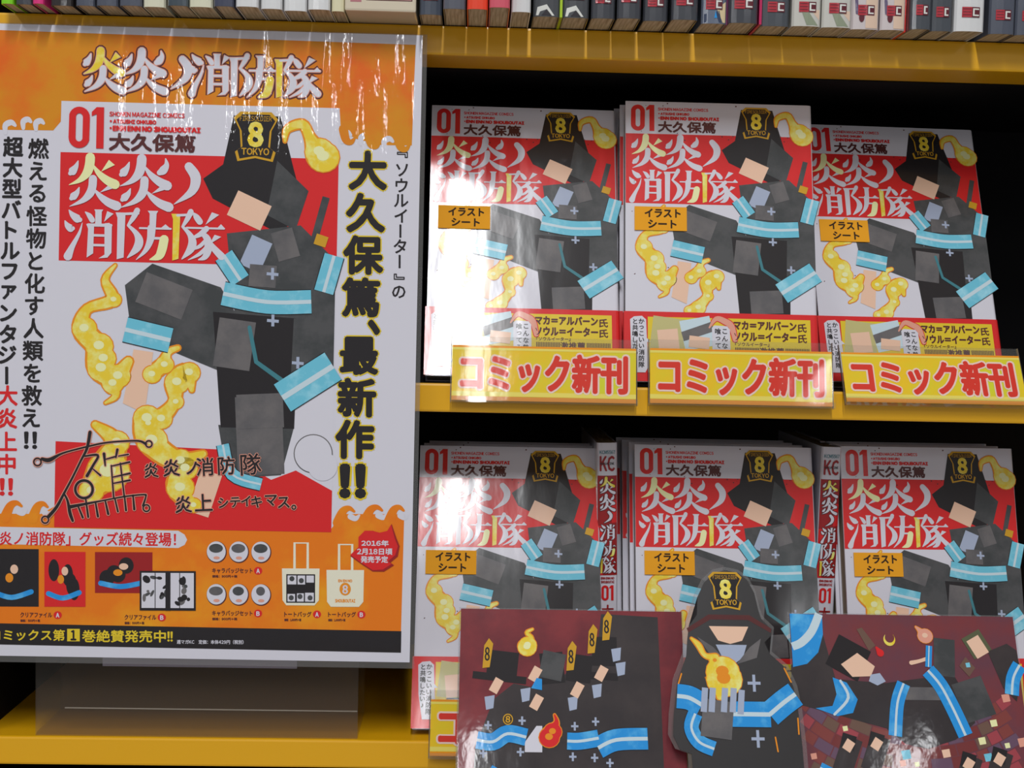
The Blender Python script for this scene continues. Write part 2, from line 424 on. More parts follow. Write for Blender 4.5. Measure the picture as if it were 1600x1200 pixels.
def tile(pr, cu, cv, w_, h_, m, k, rot=0.0):
    c, d = math.cos(rot), math.sin(rot)
    pr.poly([(cu + x * w_ / 2 * c - y * h_ / 2 * d, cv + x * w_ / 2 * d + y * h_ / 2 * c) for x, y in ((-1, -1), (1, -1), (1, 1), (-1, 1))], m, k)
def cover_art(pr, I, k, full=False):
    """plain stand-in for the cover picture: slabs, wedges, bands and flames in the picture's colours"""
    pr.poly([(66, 24), (70, 4), (89, 4), (95, 26), (99, 40), (90, 52), (62, 38), (58, 30)], I['black'], k)
    pr.poly([(88, 22), (101, 34), (96, 50), (84, 44)], I['char'], k + 1)
    tile(pr, 77, 42.5, 15, 11, I['peach'], k + 2, .42)
    pr.poly([(68, 52), (98, 48), (112.6, 62), (112.6, 88), (72, 86)], I['char'], k)
    pr.poly([(27, 74), (38, 65), (66, 74), (72, 84), (66, 108), (30, 94)], I['char'], k)
    pr.poly([(63, 84), (98, 86), (97, 131), (67, 131)], I['black'], k); pr.poly([(96, 86), (112.6, 86), (112.6, 108), (95, 118)], I['char'], k + 1)
    tile(pr, 80, 60, 9, 13, I['lilac'], k + 2, .4); tile(pr, 92, 56, 9, 12, I['grey'], k + 2, -.3); tile(pr, 83, 69, 11, 9, I['grey'], k + 3, .05)
    tile(pr, 43, 78, 20, 13, I['grey'], k + 2, .35); tile(pr, 72, 97, 15, 20, I['grey'], k + 2, .12); tile(pr, 83, 124, 19, 14, I['grey'], k + 2, -.06)
    pr.stroke([(78, 90, 1.6), (81, 104, 1.8), (94, 113, 2)], I['teal'], k + 3, smooth=0)
    band(pr, [(67, 76.5), (85, 79.5), (103, 79)], 9.5, I, k + 3)
    band(pr, [(67, 61), (74, 71)], 8, I, k + 3); band(pr, [(112, 60), (108, 75)], 8, I, k + 3)
    band(pr, [(27.5, 92), (46, 96)], 10, I, k + 3); band(pr, [(92, 118.5), (112.4, 105)], 13, I, k + 3)
    for a, b in ((87, 68), (87.5, 87), (98, 104)):
        pr.stroke([(a - 2.4, b, 1.2), (a + 2.4, b + .3, 1.2)], I['lilac'], k + 4, smooth=0, caps=False)
        pr.stroke([(a, b - 2.4, 1.2), (a, b + 2.4, 1.2)], I['lilac'], k + 4, smooth=0, caps=False)
    tile(pr, 106, 45, 3, 18, I['char'], k + 1, .25); tile(pr, 106.5, 54, 5, 4.4, I['gold'], k + 4, .3)
    pr.poly([(31, 100), (39, 101), (36, 126), (27, 122)], I['peach'], k + 1)
    flame(pr, [(23, 66, 1), (19, 72, 3), (22, 80, 5), (12, 84, 4), (10, 92, 8), (16, 99, 9), (17, 108, 9), (24, 111, 8), (29, 105, 4)], I, k + 1)
    flame(pr, [(18, 104, 8), (22, 114, 7), (24, 119, 3), (20, 122, 1)], I, k + 1); flame(pr, [(38, 110, 6), (43, 106, 6), (45, 101, 3), (49, 99, 2)], I, k + 1)
    flame(pr, [(55, 116, 2), (53, 109, 7), (48, 113, 8), (48, 121, 5), (42, 128, 7), (37, 130, 5)], I, k + 1)
    flame(pr, [(91, 14, 1), (92, 9, 3), (98, 7, 4), (101, 12, 4.5), (104, 18, 9.5), (105.5, 20, 10.5)], I, k + 2)
    shield(pr, 79, 12.5, 9.0, I, k + 3)

def digits(pr, u0, v0, u1, v1, m, k):
    """condensed heavy 01"""
    W_, H_ = u1 - u0, v1 - v0
    t = W_ * .2; w0 = W_ * .60; r = w0 * .5
    o_, i_ = [], []
    for q_ in range(24):
        a = 2 * math.pi * q_ / 24
        sg = 1 if math.sin(a) > 0 else -1
        o_.append((u0 + r + r * math.cos(a), v0 + (H_ / 2) + sg * (H_ / 2 - r) + r * math.sin(a)))
        ri = r - t
        i_.append((u0 + r + ri * math.cos(a), v0 + (H_ / 2) + sg * (H_ / 2 - r) + ri * 1.15 * math.sin(a)))
    pr.faces(o_ + i_, [(j, (j + 1) % 24, 24 + (j + 1) % 24, 24 + j) for j in range(24)], m, k)
    x0 = u1 - W_ * .21
    pr.poly([(x0, v0), (u1, v0), (u1, v1), (x0, v1), (x0, v0 + H_ * .17), (x0 - W_ * .14, v0 + H_ * .22), (x0 - W_ * .14, v0 + H_ * .12)], m, k)
TITLE_BOXES = [(3.6, 22.4, 24, 42.6), (24.2, 22.4, 45.2, 42.6), (46, 25, 56, 41), (1.8, 43.6, 21.8, 63.4), (22.8, 43.6, 44.4, 63.4), (45.4, 43.6, 66.5, 63.4)]
def cover_words(pr, I, k):
    digits(pr, 3.2, 2.2, 17.4, 18.9, I['red'], k)
    pr.text('SHONEN MAGAZINE COMICS', 19.6, 3.9, 50, 5.7, I['red'], k, bold=0.08, n=4)
    pr.text('ATSUSHI OHKUBO', 21.2, 7.0, 38.5, 8.5, I['red'], k, bold=0.14, n=4)
    pr.text('ENN ENN NO SHOUBOUTAI', 21.2, 9.6, 56.5, 11.5, I['red'], k, bold=0.28, n=4)
    for v in (7.7, 10.5): pr.ell(20.2, v, .45, .45, I['red'], k, n=10)
    pr.text('大久保篤', 19.8, 12.6, 54.4, 19.4, I['brown'], k, bold=0.3)
    title(pr, TITLE_BOXES, (I['white'], I['cream'], I['yellow']), k + 1)

# ------------------------------------------------------------------ books
BW, BH, BT = 113.0, 173.0, 13.0
def copy_tree(o):
    c = o.copy(); C.objects.link(c)
    for ch in [q for q in C.objects if q.parent == o]:
        d = ch.copy(); C.objects.link(d); d.parent = c
        for g in [q for q in C.objects if q.parent == ch]:
            e = g.copy(); C.objects.link(e); e.parent = d
    return c
def make_volume():
    t = thing('manga_volume', 'x', 'book')
    r = 2.0
    path = [(0.0, 0.0), (BW - r, 0.0)] + [(BW - r + r * math.sin(a), r - r * math.cos(a)) for a in (0.5, 1.05, 1.57)] + \
           [(BW, BT - r)] + [(BW - r + r * math.cos(a), BT - r + r * math.sin(a)) for a in (0.5, 1.05, 1.57)] + [(0.0, BT)]
    bm = bmesh.new(); profile_bm(bm, c_outline(path, 0.6), 0, BH)
    box_bm(bm, 0.0, 0.5, 0.6, 1.2, 0, BH); box_bm(bm, 0.0, 0.5, BT - 1.2, BT - 0.6, 0, BH)
    finish(bm, 'jacket', B['white'], t)
    bm = bmesh.new(); box_bm(bm, 1.2, BW - 1.2, 1.3, BT - 1.3, 0.6, BH - 0.9, bev=0.3)
    finish(bm, 'page_block', pages, t)
    pr = Print(BH)
    pr.rect(0.1, 20.7, BW - 1, 64.6, B['red'], 0)
    cover_art(pr, B, 1)
    rr = random.Random(3)
    for _ in range(26):
        a, b = rr.uniform(2, 100), rr.choice([rr.uniform(.6, 3), rr.uniform(19, 25), rr.uniform(66, 129)])
        pr.ell(a, b, rr.uniform(.15, .6), rr.uniform(.15, .5), B['brown'], 0, rr.uniform(0, 3), n=7)
    a = pr.build('cover_artwork', t)
    pr = Print(BH); cover_words(pr, B, 1); pr.build('title_lettering', t)
    # paper band round the foot
    bm = bmesh.new()
    z1 = BH - 131.1
    path2 = [(-0.9, 5.0), (-0.9, -0.55)] + [(BW - r, -0.55)] + [(BW - r + (r + .5) * math.sin(a), r - (r + .55) * math.cos(a)) for a in (0.5, 1.05, 1.57)] + [(BW + 0.5, BT - 0.5)]
    profile_bm(bm, c_outline(path2, 0.3), 0.3, z1)
    ob = finish(bm, 'paper_band', B['red'], t)
    pr = Print(z1 - 0.0, -0.62)
    pr.rect(13, 3.2, 108.4, 36.5, B['obi'], 0)
    pr.poly([(7, 35), (12, 30), (108, 36), (108, 41), (8, 41)], B['orange'], 0) if False else None
    tile(pr, 25, 14, 20, 21, B['blond'], 1, .12); tile(pr, 25, 17, 12, 13, B['peach'], 2, -.1)
    tile(pr, 42, 12.5, 18, 18, B['pale'], 1, -.2); pr.poly([(32.5, 12), (50, 5.5), (52, 11), (34, 17.5)], B['grey'], 2); tile(pr, 43, 18, 12, 7, B['peach'], 3, .1)
    pr.poly([(14, 34), (20, 24), (48, 24), (54, 34)], B['char'], 1)
    pr.poly([(2.6, 5), (5, 3.2), (9.6, 2.8), (12, 5), (12.4, 16), (14.5, 18.2), (12.6, 18.4), (13.4, 33), (11.5, 36.5), (5.5, 36.5), (3.2, 22)], B['white'], 3)
    pr.column('かっこいい消防隊', 9.3, 4.2, 3.7, 3.6, B['black'], 4, 0.1, 4)
    pr.column('と共鳴したい♪', 5.6, 4.4, 3.7, 3.6, B['black'], 4, 0.1, 4)
    flame(pr, [(49, 9, 1), (53, 3.6, 3), (58, 5, 4), (62, 8, 4), (64, 16, 3)], dict(orange=B['red'], yellow=B['pink'], cream=B['pink']), 1, 0.5)
    pr.poly([(50.5, 9), (52, 7.6), (59.5, 8), (61, 10), (61.4, 34), (50.8, 34)], B['white'], 3)
    pr.column('こんな熱い', 58, 9, 4.3, 3.8, B['black'], 4, 0.1, 4)
    pr.column('喰ってみな', 54, 9, 4.3, 3.8, B['black'], 4, 0.1, 4)
    pr.text('マカ＝アルバーン', 63.5, 4.6, 100, 9.6, B['brown'], 2, 0.28, 5); pr.text('氏', 101, 5.6, 106, 10.6, B['brown'], 2, 0.15, 4)
    pr.text('ソウル＝イーター', 63.5, 11.2, 100, 16.4, B['brown'], 2, 0.28, 5); pr.text('氏', 101, 12, 106, 17, B['brown'], 2, 0.15, 4)
    pr.text('『ソウルイーター』', 64, 17.3, 84, 19.6, B['brown'], 2, 0.05, 4)
    for i in range(46):
        if 14 < i < 31: continue
        pr.rect(64 + i * .95, 20.5, 64.55 + i * .95, 24.5, B['brown'], 2)
    pr.text('激推薦', 78.2, 20.3, 92.4, 24.8, B['brown'], 2, 0.12, 4)
    pr.build('band_lettering', ob)
    # sticker
    st = box('sticker', 5.3, 36.4, -0.95, -0.6, BH - 81.6, BH - 66.9, B['sticker'], t)
    pr = Print(BH, -0.96)
    ink = mat('sticker_ink', (58, 44, 34), .7, 0, None, .1)
    pr.text('イラスト', 11.5, 68.4, 32.5, 73.4, ink, 0, 0.26, 5); pr.text('シート', 13.5, 75.2, 30, 80.0, ink, 0, 0.26, 5)
    pr.build('sticker_lettering', st)
    return t
vol = make_volume()
used = [False]
def put_volume(x, gap, lean, yaw, zs, label, group, name=None):
    o = vol if not used[0] else copy_tree(vol)
    used[0] = True
    o.location = (x * MM, (711.25 + gap) * MM, (zs + BT * math.sin(lean) + EYE) * MM)
    o.rotation_euler = (-lean, 0, yaw)
    o['label'] = label; o['group'] = group
    return o
Z1, Z2, Z3 = 162.5, -39.7, -248.6      # shelf levels seen from the lens height
stacks = [('upper', 'left', -27.1, 2.6, .337, .018, Z2, 3, 0), ('upper', 'middle', 88.6, 3.6, .246, -.014, Z2, 4, -2.2),
          ('upper', 'right', 210.8, 24.9, .360, .051, Z2, 2, .6),
          ('lower', 'left', -31.0, 7.0, .380, .014, Z3, 3, 2.4), ('lower', 'middle', 103.2, 15.8, .299, -.003, Z3, 4, -2.4),
          ('lower', 'right', 235.2, 21.6, .249, .042, Z3, 3, -2.2)]
rk = random.Random(5)
ORD = ['', 'second', 'third', 'fourth']
SIGN = {('upper', 'left'): 'with a wide white glare down its left half', ('upper', 'middle'): 'standing tallest in its row',
        ('upper', 'right'): 'set back, partly behind its left neighbour', ('lower', 'left'): 'with a glare streak, beside the poster edge',
        ('lower', 'middle'): 'behind the dark domed cut-out', ('lower', 'right'): 'above the purple brick-pattern card'}
for row, side, x, gap, le, yaw, zs, n, off in stacks:
    put_volume(x, gap, le, yaw, zs, 'front manga volume, %s %s stack, %s' % (row, side, SIGN[(row, side)]), 'copies of the displayed manga volume')
    for k in range(1, n):
        dx = off * k + rk.uniform(-.6, .6)
        put_volume(x + dx, gap + k * (BT + .9) / math.cos(le) - dx * math.sin(yaw) * 0, le, yaw, zs,
                   '%s copy back in the %s stack of manga volumes on the %s shelf, edges showing' % (ORD[k], side, row), 'copies of the displayed manga volume')

# spine-out books -------------------------------------------------
def spine_book(name, label, group, wd, H, D, cover, x, y, z, roll=0.0, spine_print=None, side=None):
    t = thing(name, label, 'book', (x, y, z), (0, roll, 0), group)
    n = 6
    arc = [(wd / 2 - wd / 2 * math.cos(math.pi * i / n), 2.0 - 2.0 * math.sin(math.pi * i / n) ** 0.8) for i in range(n + 1)]
    path = [(0.0, D)] + arc + [(wd, D)]
    bm = bmesh.new(); profile_bm(bm, c_outline(path, 0.5), 0, H)
    finish(bm, 'jacket', cover, t)
    bm = bmesh.new()
    arc2 = [(0.7 + (wd - 1.4) * (0.5 - 0.5 * math.cos(math.pi * i / n)), 2.8 - 1.7 * math.sin(math.pi * i / n) ** 0.8) for i in range(n + 1)]
    profile_bm(bm, arc2 + [(wd - .7, D - 1), (.7, D - 1)], 0.6, H - .8)
    finish(bm, 'page_block', pages_spine, t)
    if spine_print: spine_print(t, wd, H)
    return t
def curved(wd):
    """bend flat spine printing onto the rounded spine"""
    return wd
class SpinePrint(Print):
    def __init__(s, H, wd): super().__init__(H); s.wd = wd
    def _p(s, u, v, k):
        a = min(0.999, max(-0.999, (u / s.wd - 0.5) * 2))
        y = 2.0 - 2.0 * (1 - a * a) ** 0.4
        return (u * MM, (y - 0.14 - s.STEP * (k + 1)) * MM, (s.H - v) * MM)
    def rect(s, u0, v0, u1, v1, m, k, n=8):
        pts = [(u0 + (u1 - u0) * i / n, v) for i in range(n + 1) for v in (v0, v1)]
        s.faces(pts, [(2 * i, 2 * i + 1, 2 * i + 3, 2 * i + 2) for i in range(n)], m, k)
def kc_spine(t, wd, H):
    pr = SpinePrint(H, wd)
    pr.rect(.3, 20.5, wd - .3, 83, B['deepred'], 0)
    pr.rect(.3, 52, 3.2, 83, B['red'], 1, 3); pr.rect(9, 36, wd - .4, 50, B['red'], 1, 3)
    pr.text('KCM5567', 1.6, 4.8, wd - 1.4, 7.0, B['teal'], 1, .05, 4)
    pr.text('KC', 1.8, 8.4, wd - 1.8, 17.6, B['deepred'], 1, .3, 5)
    pr.text('MAGAZINE', 2.0, 12.3, wd - 2.0, 13.7, B['black'], 3, .04, 4)
    W_ = wd
    bx = [(1.6, 21.8, W_ - 1.6, 31.6), (1.6, 32.6, W_ - 1.6, 42.4), (4, 43.2, W_ - 3.6, 50.2), (1.6, 51, W_ - 1.6, 60.6), (1.6, 61.4, W_ - 1.6, 71), (1.6, 71.8, W_ - 1.6, 81.8)]
    title(pr, bx, (B['brown'], B['brown'], B['brown']), 2, grow=.42)
    title(pr, bx, (B['white'], B['yellow'], B['yellow']), 3)
    pr.text('ENN ENN NO', 2.2, 84.2, wd - 2.2, 85.6, B['deepred'], 1, .1, 4); pr.text('SHOUBOUTAI', 2.2, 86.5, wd - 2.2, 88, B['deepred'], 1, .1, 4)
    digits(pr, 2.4, 89.4, wd - 2.6, 99, B['red'], 1)
    pr.column('大久保篤', wd / 2, 101, 9, 8, B['deepred'], 1, .25, 4)
    pr.build('spine_lettering', t)
spine_book('spine_out_volume', 'white and dark red manga spine with gold tinged title between lower left and middle stacks', 'spine-out copies between the stacks', 12.6, 171, 112, B['white'], 83.4, 765, Z3, -0.03, kc_spine)
spine_book('spine_out_volume', 'white and dark red manga spine partly hidden beside the lower right stack', 'spine-out copies between the stacks', 12.6, 171, 112, B['white'], 218.2, 768, Z3, 0.012, kc_spine)

# ------------------------------------------------------------------ shelves (one bookcase)
case = thing('bookcase', 'orange edged shop bookcase with black interior holding the manga displays', 'bookcase', (0, 711.25, -EYE))
def cb(name, x0, x1, y0, y1, z0, z1, m, bev=0, label=None):
    o = box(name, x0, x1, y0, y1, z0 + EYE, z1 + EYE, m, case, bev)
    if label: o['label'] = label
    return o
XL, XR, DEEP = -900, 900, 215
for z in (Z1, Z2, Z3):
    cb('shelf', XL, XR, 0, DEEP - 1, z - 16.5, z, orange_metal, 1.3, 'orange enamelled metal shelf edge')
    cb('shelf_underside', XL, XR, 36, DEEP - 2, z - 17.3, z - 16.45, shelf_black)
cb('shelf_shade_sheet', XL, XR, 1.6, DEEP - 3, Z2 - .02, Z2 + .35, shelf_shade_black, 0, 'black sheet painting the shade on the middle shelf')  # added black sheet: the deep shade under the books, put in as colour
for za, zb in ((Z3, Z2 - 17.3), (Z2 + .4, Z1 - 17.3), (Z1, 372)):
    cb('divider_panel', -296, -278, 3, DEEP - 2, za, zb, shelf_black)
cb('shelf', XL, XR, 0, DEEP - 1, 372, 388, orange_metal, 1.3)
cb('back_panel', XL - 18, XR + 18, DEEP, DEEP + 12, -EYE + 60, 500, shelf_black)
cb('side_panel', XL - 18, XL, 0, DEEP, -EYE + 60, 500, orange_metal, 1)
cb('side_panel', XR, XR + 18, 0, DEEP, -EYE + 60, 500, orange_metal, 1)
cb('top_panel', XL - 18, XR + 18, 0, DEEP + 12, 500, 518, orange_metal, 1)
cb('plinth', XL - 18, XR + 18, 10, DEEP + 12, -EYE, -EYE + 60, shelf_black)
ZC = -268.0
cab = thing('counter_cabinet', 'grey topped display counter just below the lowest orange shelf edge', 'counter', (0, 560, -EYE))
box('counter_top', XL, XR, 0, 150.8, ZC + EYE - 22, ZC + EYE, grey_counter, cab, 1)
box('body', XL + 5, XR - 5, 12, 150, 60, ZC + EYE - 22, mat('cabinet_front', (196, 190, 180), .5), cab, 1)
box('plinth', XL + 5, XR - 5, 30, 150, 0, 60, shelf_black, cab)
for i in range(3):
    d = box('door', XL + 8 + i * 598, XL + 600 + i * 598, 9, 12, 70, ZC + EYE - 30, mat('cabinet_door', (204, 198, 188), .5), cab, 1)
    box('handle', XL + 560 + i * 598, XL + 572 + i * 598, -1, 9, 700, 820, mat('steel', (170, 170, 172), .3, metal=1.0), d, 2)
floor = box('floor', -3500, 3500, -5500, 1500, -12, 0, mat('floor_tile', (168, 164, 156), .35, vary=((156, 152, 146), 6, .4, .6)))
tag(floor, kind='structure')
ceil = box('ceiling', -3500, 3500, -5500, 1500, EYE + 1400, EYE + 1412, mat('ceiling_white', (214, 214, 212), .9))
tag(ceil, kind='structure')
wb = box('wall_back', -3500, 3500, 1500, 1520, 0, EYE + 1400, mat('wall_paint', (190, 188, 184), .9)); tag(wb, kind='structure')
for i, (x, a, b) in enumerate(TUBES):
    t = thing('ceiling_light', 'white ceiling lamp housing number %d' % i, 'light', (x, a, 1392))
    t['label'] = ['long white ceiling lamp directly above the camera aisle', 'long white ceiling lamp behind the nearest one', 'long white ceiling lamp at left, nearest the shelves', 'long white ceiling lamp farthest back on the left', 'long white ceiling lamp at the right of the aisle'][i]; t['group'] = 'ceiling lamps'
    box('housing', -60, 60, -20, b - a + 20, 0.5, 7.9, mat('lamp_housing', (222, 222, 220), .5), t, 1)

# ------------------------------------------------------------------ top row of paperbacks
SP = [(-259.8, 6.8, 'lime green', (120, 200, 30)), (-252, 8.8, 'dark grey', (60, 62, 68)), (-242, 6.0, 'magenta', (210, 50, 120)), (-233.5, 12.0, 'near black', (44, 40, 40)),
      (-219.4, 10.2, 'slate grey', (76, 80, 92)), (-207.9, 11.6, 'slate grey', (70, 76, 88)), (-195, 11.9, 'slate grey', (72, 78, 84)), (-182.6, 12.0, 'cream', (206, 204, 180)),
      (-168.4, 10.9, 'dark slate', (62, 72, 80)), (-157.2, 12.6, 'cream', (208, 200, 178)), (-143.4, 10.8, 'navy grey', (62, 66, 84)), (-131.4, 12.0, 'white', (206, 206, 206)),
      (-118.6, 11.4, 'white', (204, 206, 208)), (-106.6, 12.4, 'white', (206, 206, 210)), (-92.9, 11.8, 'white', (200, 202, 214)), (-80.6, 7.0, 'pale cream', (210, 204, 170)),
      None,
      (-32.9, 12.1, 'blue-grey', (66, 72, 84)), (-19.6, 11.9, 'grey', (84, 86, 96)), (-6.9, 11.1, 'bright orange-red', (222, 66, 40)), (4.9, 10.9, 'rose pink', (200, 84, 100)),
      (16.9, 10.3, 'white', (204, 204, 204)), (29.0, 14.3, 'dark patterned', (70, 72, 76)), (45.0, 14.2, 'dark patterned', (66, 66, 80)), (60.6, 12.9, 'dark grey', (72, 74, 78)),
      (74.5, 12.9, 'dark grey', (70, 72, 78)), (89.3, 13.4, 'dark grey', (66, 72, 74)), (104.1, 14.2, 'dark grey', (72, 70, 74)), (121.5, 13.9, 'blue and tan', (96, 104, 120)),
      (136.3, 15.6, 'dark grey', (80, 76, 84)), (154.7, 15.8, 'charcoal', (70, 74, 80)), (171.6, 15.8, 'cream patterned', (190, 188, 180)), (188.4, 16.2, 'cream patterned', (190, 188, 180)),
      (205.4, 15.3, 'cream and mauve', (196, 186, 186)), (221.6, 13.8, 'cream and mauve', (196, 186, 186)), (237.2, 11.2, 'charcoal', (80, 78, 84)), (249.4, 12.0, 'charcoal', (76, 76, 82)),
      (262.2, 16.5, 'white', (204, 206, 212)), (283.2, 14.4, 'slate grey', (76, 78, 92)), (298.3, 14.6, 'slate grey', (74, 76, 88)), (313.6, 13.0, 'charcoal', (70, 70, 76))]
SY = [690.8, 691.2, 688.6, 691.6, 690, 688.5, 686.9, 688.2, 683.6, 685.1, 681.9, 681.1, 684.4, 687.1, 682.6, 685.3, 0, 686.4, 672, 671, 666, 674.4, 682.9, 683.7, 683.2,
      681.4, 685.3, 680.6, 687.2, 683.8, 688.9, 686.7, 687.5, 689.8, 689.3, 685.6, 688.7, 687.1, 691, 691.6, 690]
mark_red = mat('mark_red', (170, 44, 56), .5, .8, 'book', .2); mark_dark = mat('mark_dark', (92, 34, 44), .5, .8, 'book', .2)
mark_white = mat('mark_white', (214, 214, 208), .5, .8, 'book', .2)
def mark(i, col):
    def f(t, wd, H):
        pr = SpinePrint(H, wd); v = H
        if col.startswith(('cream pat', 'cream and')):
            q = mat('spine_sage', (138, 146, 124), .5, .8, 'book', .2); r_ = mat('spine_buff', (214, 186, 164), .5, .8, 'book', .2)
            if 'mauve' in col:
                pr.rect(wd * .5, v - 26, wd - .8, v - .6, r_, 0); pr.ell(wd * .36, v - 6.5, 1.5, 2.6, mark_dark, 1)
                pr.stroke([(2.4, v - 16, 1.6), (3, v - 9, 1.6)], mat('spine_mauve', (96, 84, 112), .5, .8, 'book', .2), 1)
            else:
                pr.poly([(wd * .32, v - 8), (wd * .55, v - 8), (wd * .9, v - .6), (wd * .5, v - .6)], q, 0); pr.poly([(wd * .62, v - 9), (wd * .95, v - 9), (wd * .95, v - 3.5)], r_, 0)
        if col == 'blue and tan':
            pr.poly([(wd * .6, v - 8), (wd * .95, v - 12), (wd * .95, v - .6), (wd * .85, v - .6)], mat('spine_tan', (210, 190, 150), .5, .8, 'book', .2), 0)
            pr.poly([(wd * .1, v - .6), (wd * .1, v - 5), (wd * .7, v - 7), (wd * .8, v - .6)], mat('spine_navy', (50, 60, 84), .5, .8, 'book', .2), 0)
            pr.poly([(wd * .5, v - 3), (wd * .55, v - 7), (wd * .62, v - 3)], B['bright'], 1)
        if col == 'dark patterned':
            pr.poly([(wd * .1, v - .6), (wd * .15, v - 5), (wd * .5, v - 6.5), (wd * .8, v - .6)], mark_white, 0)
            pr.poly([(wd * .3, v - .6), (wd * .5, v - 4), (wd * .7, v - .6)], mat('spine_ink', (50, 46, 50), .5, .8, 'book', .2), 1)
        m0 = {22: 9.5, 23: 9.5, 24: 8, 25: 8.5}.get(i, 7.6)
        a, b = wd * (.16 if i < 30 else .22), wd * .82; c = a + (b - a) * .55
        if wd < 9 or i in (3, 19, 20): return
        if i < 17: m0 = 16
        pr.rect(a, v - m0 - 5.6, c, v - m0, mark_red, 2, 4); pr.rect(c, v - m0 - 5.6, b, v - m0, mark_dark, 2, 4)
        for j in range(3): pr.rect(a + .5, v - m0 - 4.7 + j * 1.6, c - .5, v - m0 - 4.3 + j * 1.6, mark_dark, 3, 3)
        e = b - .5; d = c + .5; q = v - m0
        pr.rect(d, q - 4.9, d + .9, q - .7, mark_white, 3, 2); pr.rect(d, q - 4.9, e, q - 4.1, mark_white, 3, 3); pr.rect(d, q - 1.5, e, q - .7, mark_white, 3, 3)
        pr.text('巻', a + 1, q - 16, b - 1, q - 9, mark_white if 'white' not in col and 'cream' not in col else mark_dark, 2, .2, 4) if False else None
        pr.build('publisher_mark', t)
    return f
cnt = {}
for i, s in enumerate(SP):
    if s is None: continue
    x, wd, cn, rgb = s
    cm = mat('spine_%s' % cn.replace(' ', '_').replace('-', '_'), rgb, .5, .85, 'book', .2)
    nth = i + 1
    if i < 16: where = 'above the poster, %s from the left edge of the photo' % ['first', 'second', 'third', 'fourth', 'fifth', 'sixth', 'seventh', 'eighth', 'ninth', 'tenth', 'eleventh', 'twelfth', 'thirteenth', 'fourteenth', 'fifteenth', 'sixteenth'][i]
    else:
        nn = i - 16
        where = '%s to the right of the shrink-wrapped box set' % ['', 'first', 'second', 'third', 'fourth', 'fifth', 'sixth', 'seventh', 'eighth', 'ninth', 'tenth', 'eleventh', 'twelfth', 'thirteenth', 'fourteenth', 'fifteenth', 'sixteenth',
                'seventeenth', 'eighteenth', 'nineteenth', 'twentieth', 'twenty-first', 'twenty-second', 'twenty-third', 'twenty-fourth'][nn]
    spine_book('paperback', '%s paperback spine, %s' % (cn, where), 'paperbacks in the top row', wd, 173, 112, cm, x, SY[i], Z1, 0, mark(i, cn))
# thin coloured slips between some of them
for x, wd, y, cn, rgb in ((43.4, 1.4, 684, 'lime green', (160, 190, 30)), (153.0, 1.4, 686, 'magenta', (180, 30, 84)), (235.6, 1.4, 694, 'bright red', (210, 40, 34)), (134.6+1.0, .6, 690, 'plum', (120, 40, 90))):
    b_ = box('divider_card', x, x + wd, y, y + 110, Z1 + EYE, Z1 + EYE + 170, mat('slip_' + cn.replace(' ', '_'), rgb, .4, .5))
    tag(b_, 'thin %s card edge standing between two paperbacks in the top row' % cn, 'card', 'cards between paperbacks')
# shrink-wrapped box set, cover outwards
t = thing('boxed_set', 'shrink-wrapped cream and pink boxed manga set standing in the top row', 'box', (-73.2, 684, Z1))
cr = mat('set_cream', (202, 190, 168), .5, .9, 'book', .2)
box('carton', 0, 38.6, 0, 112, .3, 173, cr, t, 1.2)
pr = Print(173)
pr.rect(3, 2, 9, 168, mat('set_rose', (172, 110, 116), .5, .9, 'book', .2), 0); pr.rect(11.5, 2, 36.5, 167, B['brown'], 0); pr.rect(12, 2.5, 36, 166.5, mat('set_pale', (204, 206, 190), .5, .9, 'book', .2, vary=((200, 150, 150), 60, .45, .6)), 1)
pr.build('cover_print', t)

# ------------------------------------------------------------------ sign holders and sign cards
card_y = mat('sign_yellow', (224, 184, 30), .5, .5, 'card', .2, vary=((200, 200, 44), 18, .45, .7)); card_o = mat('sign_orange', (226, 140, 22), .5, .5, 'card', .2)
card_t = mat('sign_red', (206, 52, 38), .5, .5, 'card', .2); card_w = mat('sign_white', (226, 196, 184), .5, .5, 'card', .2); card_c = mat('sign_cream', (222, 206, 96), .5, .5, 'card', .2)
def make_sign():
    h = thing('sign_holder', 'x', 'sign holder')
    bm = bmesh.new()
    box_bm(bm, 0, 107, 0, 1.2, 1.2, 38.5)
    finish(bm, 'plate', acrylic, h)
    bm = bmesh.new()
    profile = [(0, 0), (0, 1.2), (-3.4, 1.2), (-3.4, 3.4), (-4.2, 3.4), (-4.2, 0)]
    vs = [[bm.verts.new((x * MM, a * MM, b * MM)) for a, b in [(1.2, 0)] + [(p[0], p[1]) for p in profile[1:]] + [(1.2, 0)][:0]] for x in (0, 107)]
    n = len(vs[0])
    bm.faces.new(vs[0]); bm.faces.new(vs[1])
    for i in range(n): j = (i + 1) % n; bm.faces.new((vs[0][i], vs[0][j], vs[1][j], vs[1][i]))
    finish(bm, 'bottom_channel', acrylic, h)
    bm = bmesh.new()
    bm.free()
    for x in (0.0, 106.6): box('edge_strip', x, x + .4, -0.2, 1.4, 0, 38.6, mat('holder_edge', (96, 84, 76), .3, .5), h)
    c = thing('sign_card', 'x', 'sign')
    box('card', .8, 106.2, -0.9, -0.5, 1.4, 33.2, card_y, c)
    pr = Print(33.2, -0.92)
    pr.rect(.8, 0, 106.2, 1.2, card_o, 0); pr.rect(.8, 1.2, 106.2, 2.6, card_c, 0)
    pr.rect(.8, 29.4, 106.2, 31.8, card_o, 0); pr.rect(.8, 26.6, 106.2, 29.2, card_c, 0)
    pr.text('コミック新刊', 6, 4.6, 101, 26.2, card_w, 1, 1.75, 12, 3); pr.text('コミック新刊', 6.2, 4.8, 100.8, 26, card_t, 2, .85, 8, 3)
    pr.build('card_lettering', c)
    return h, c
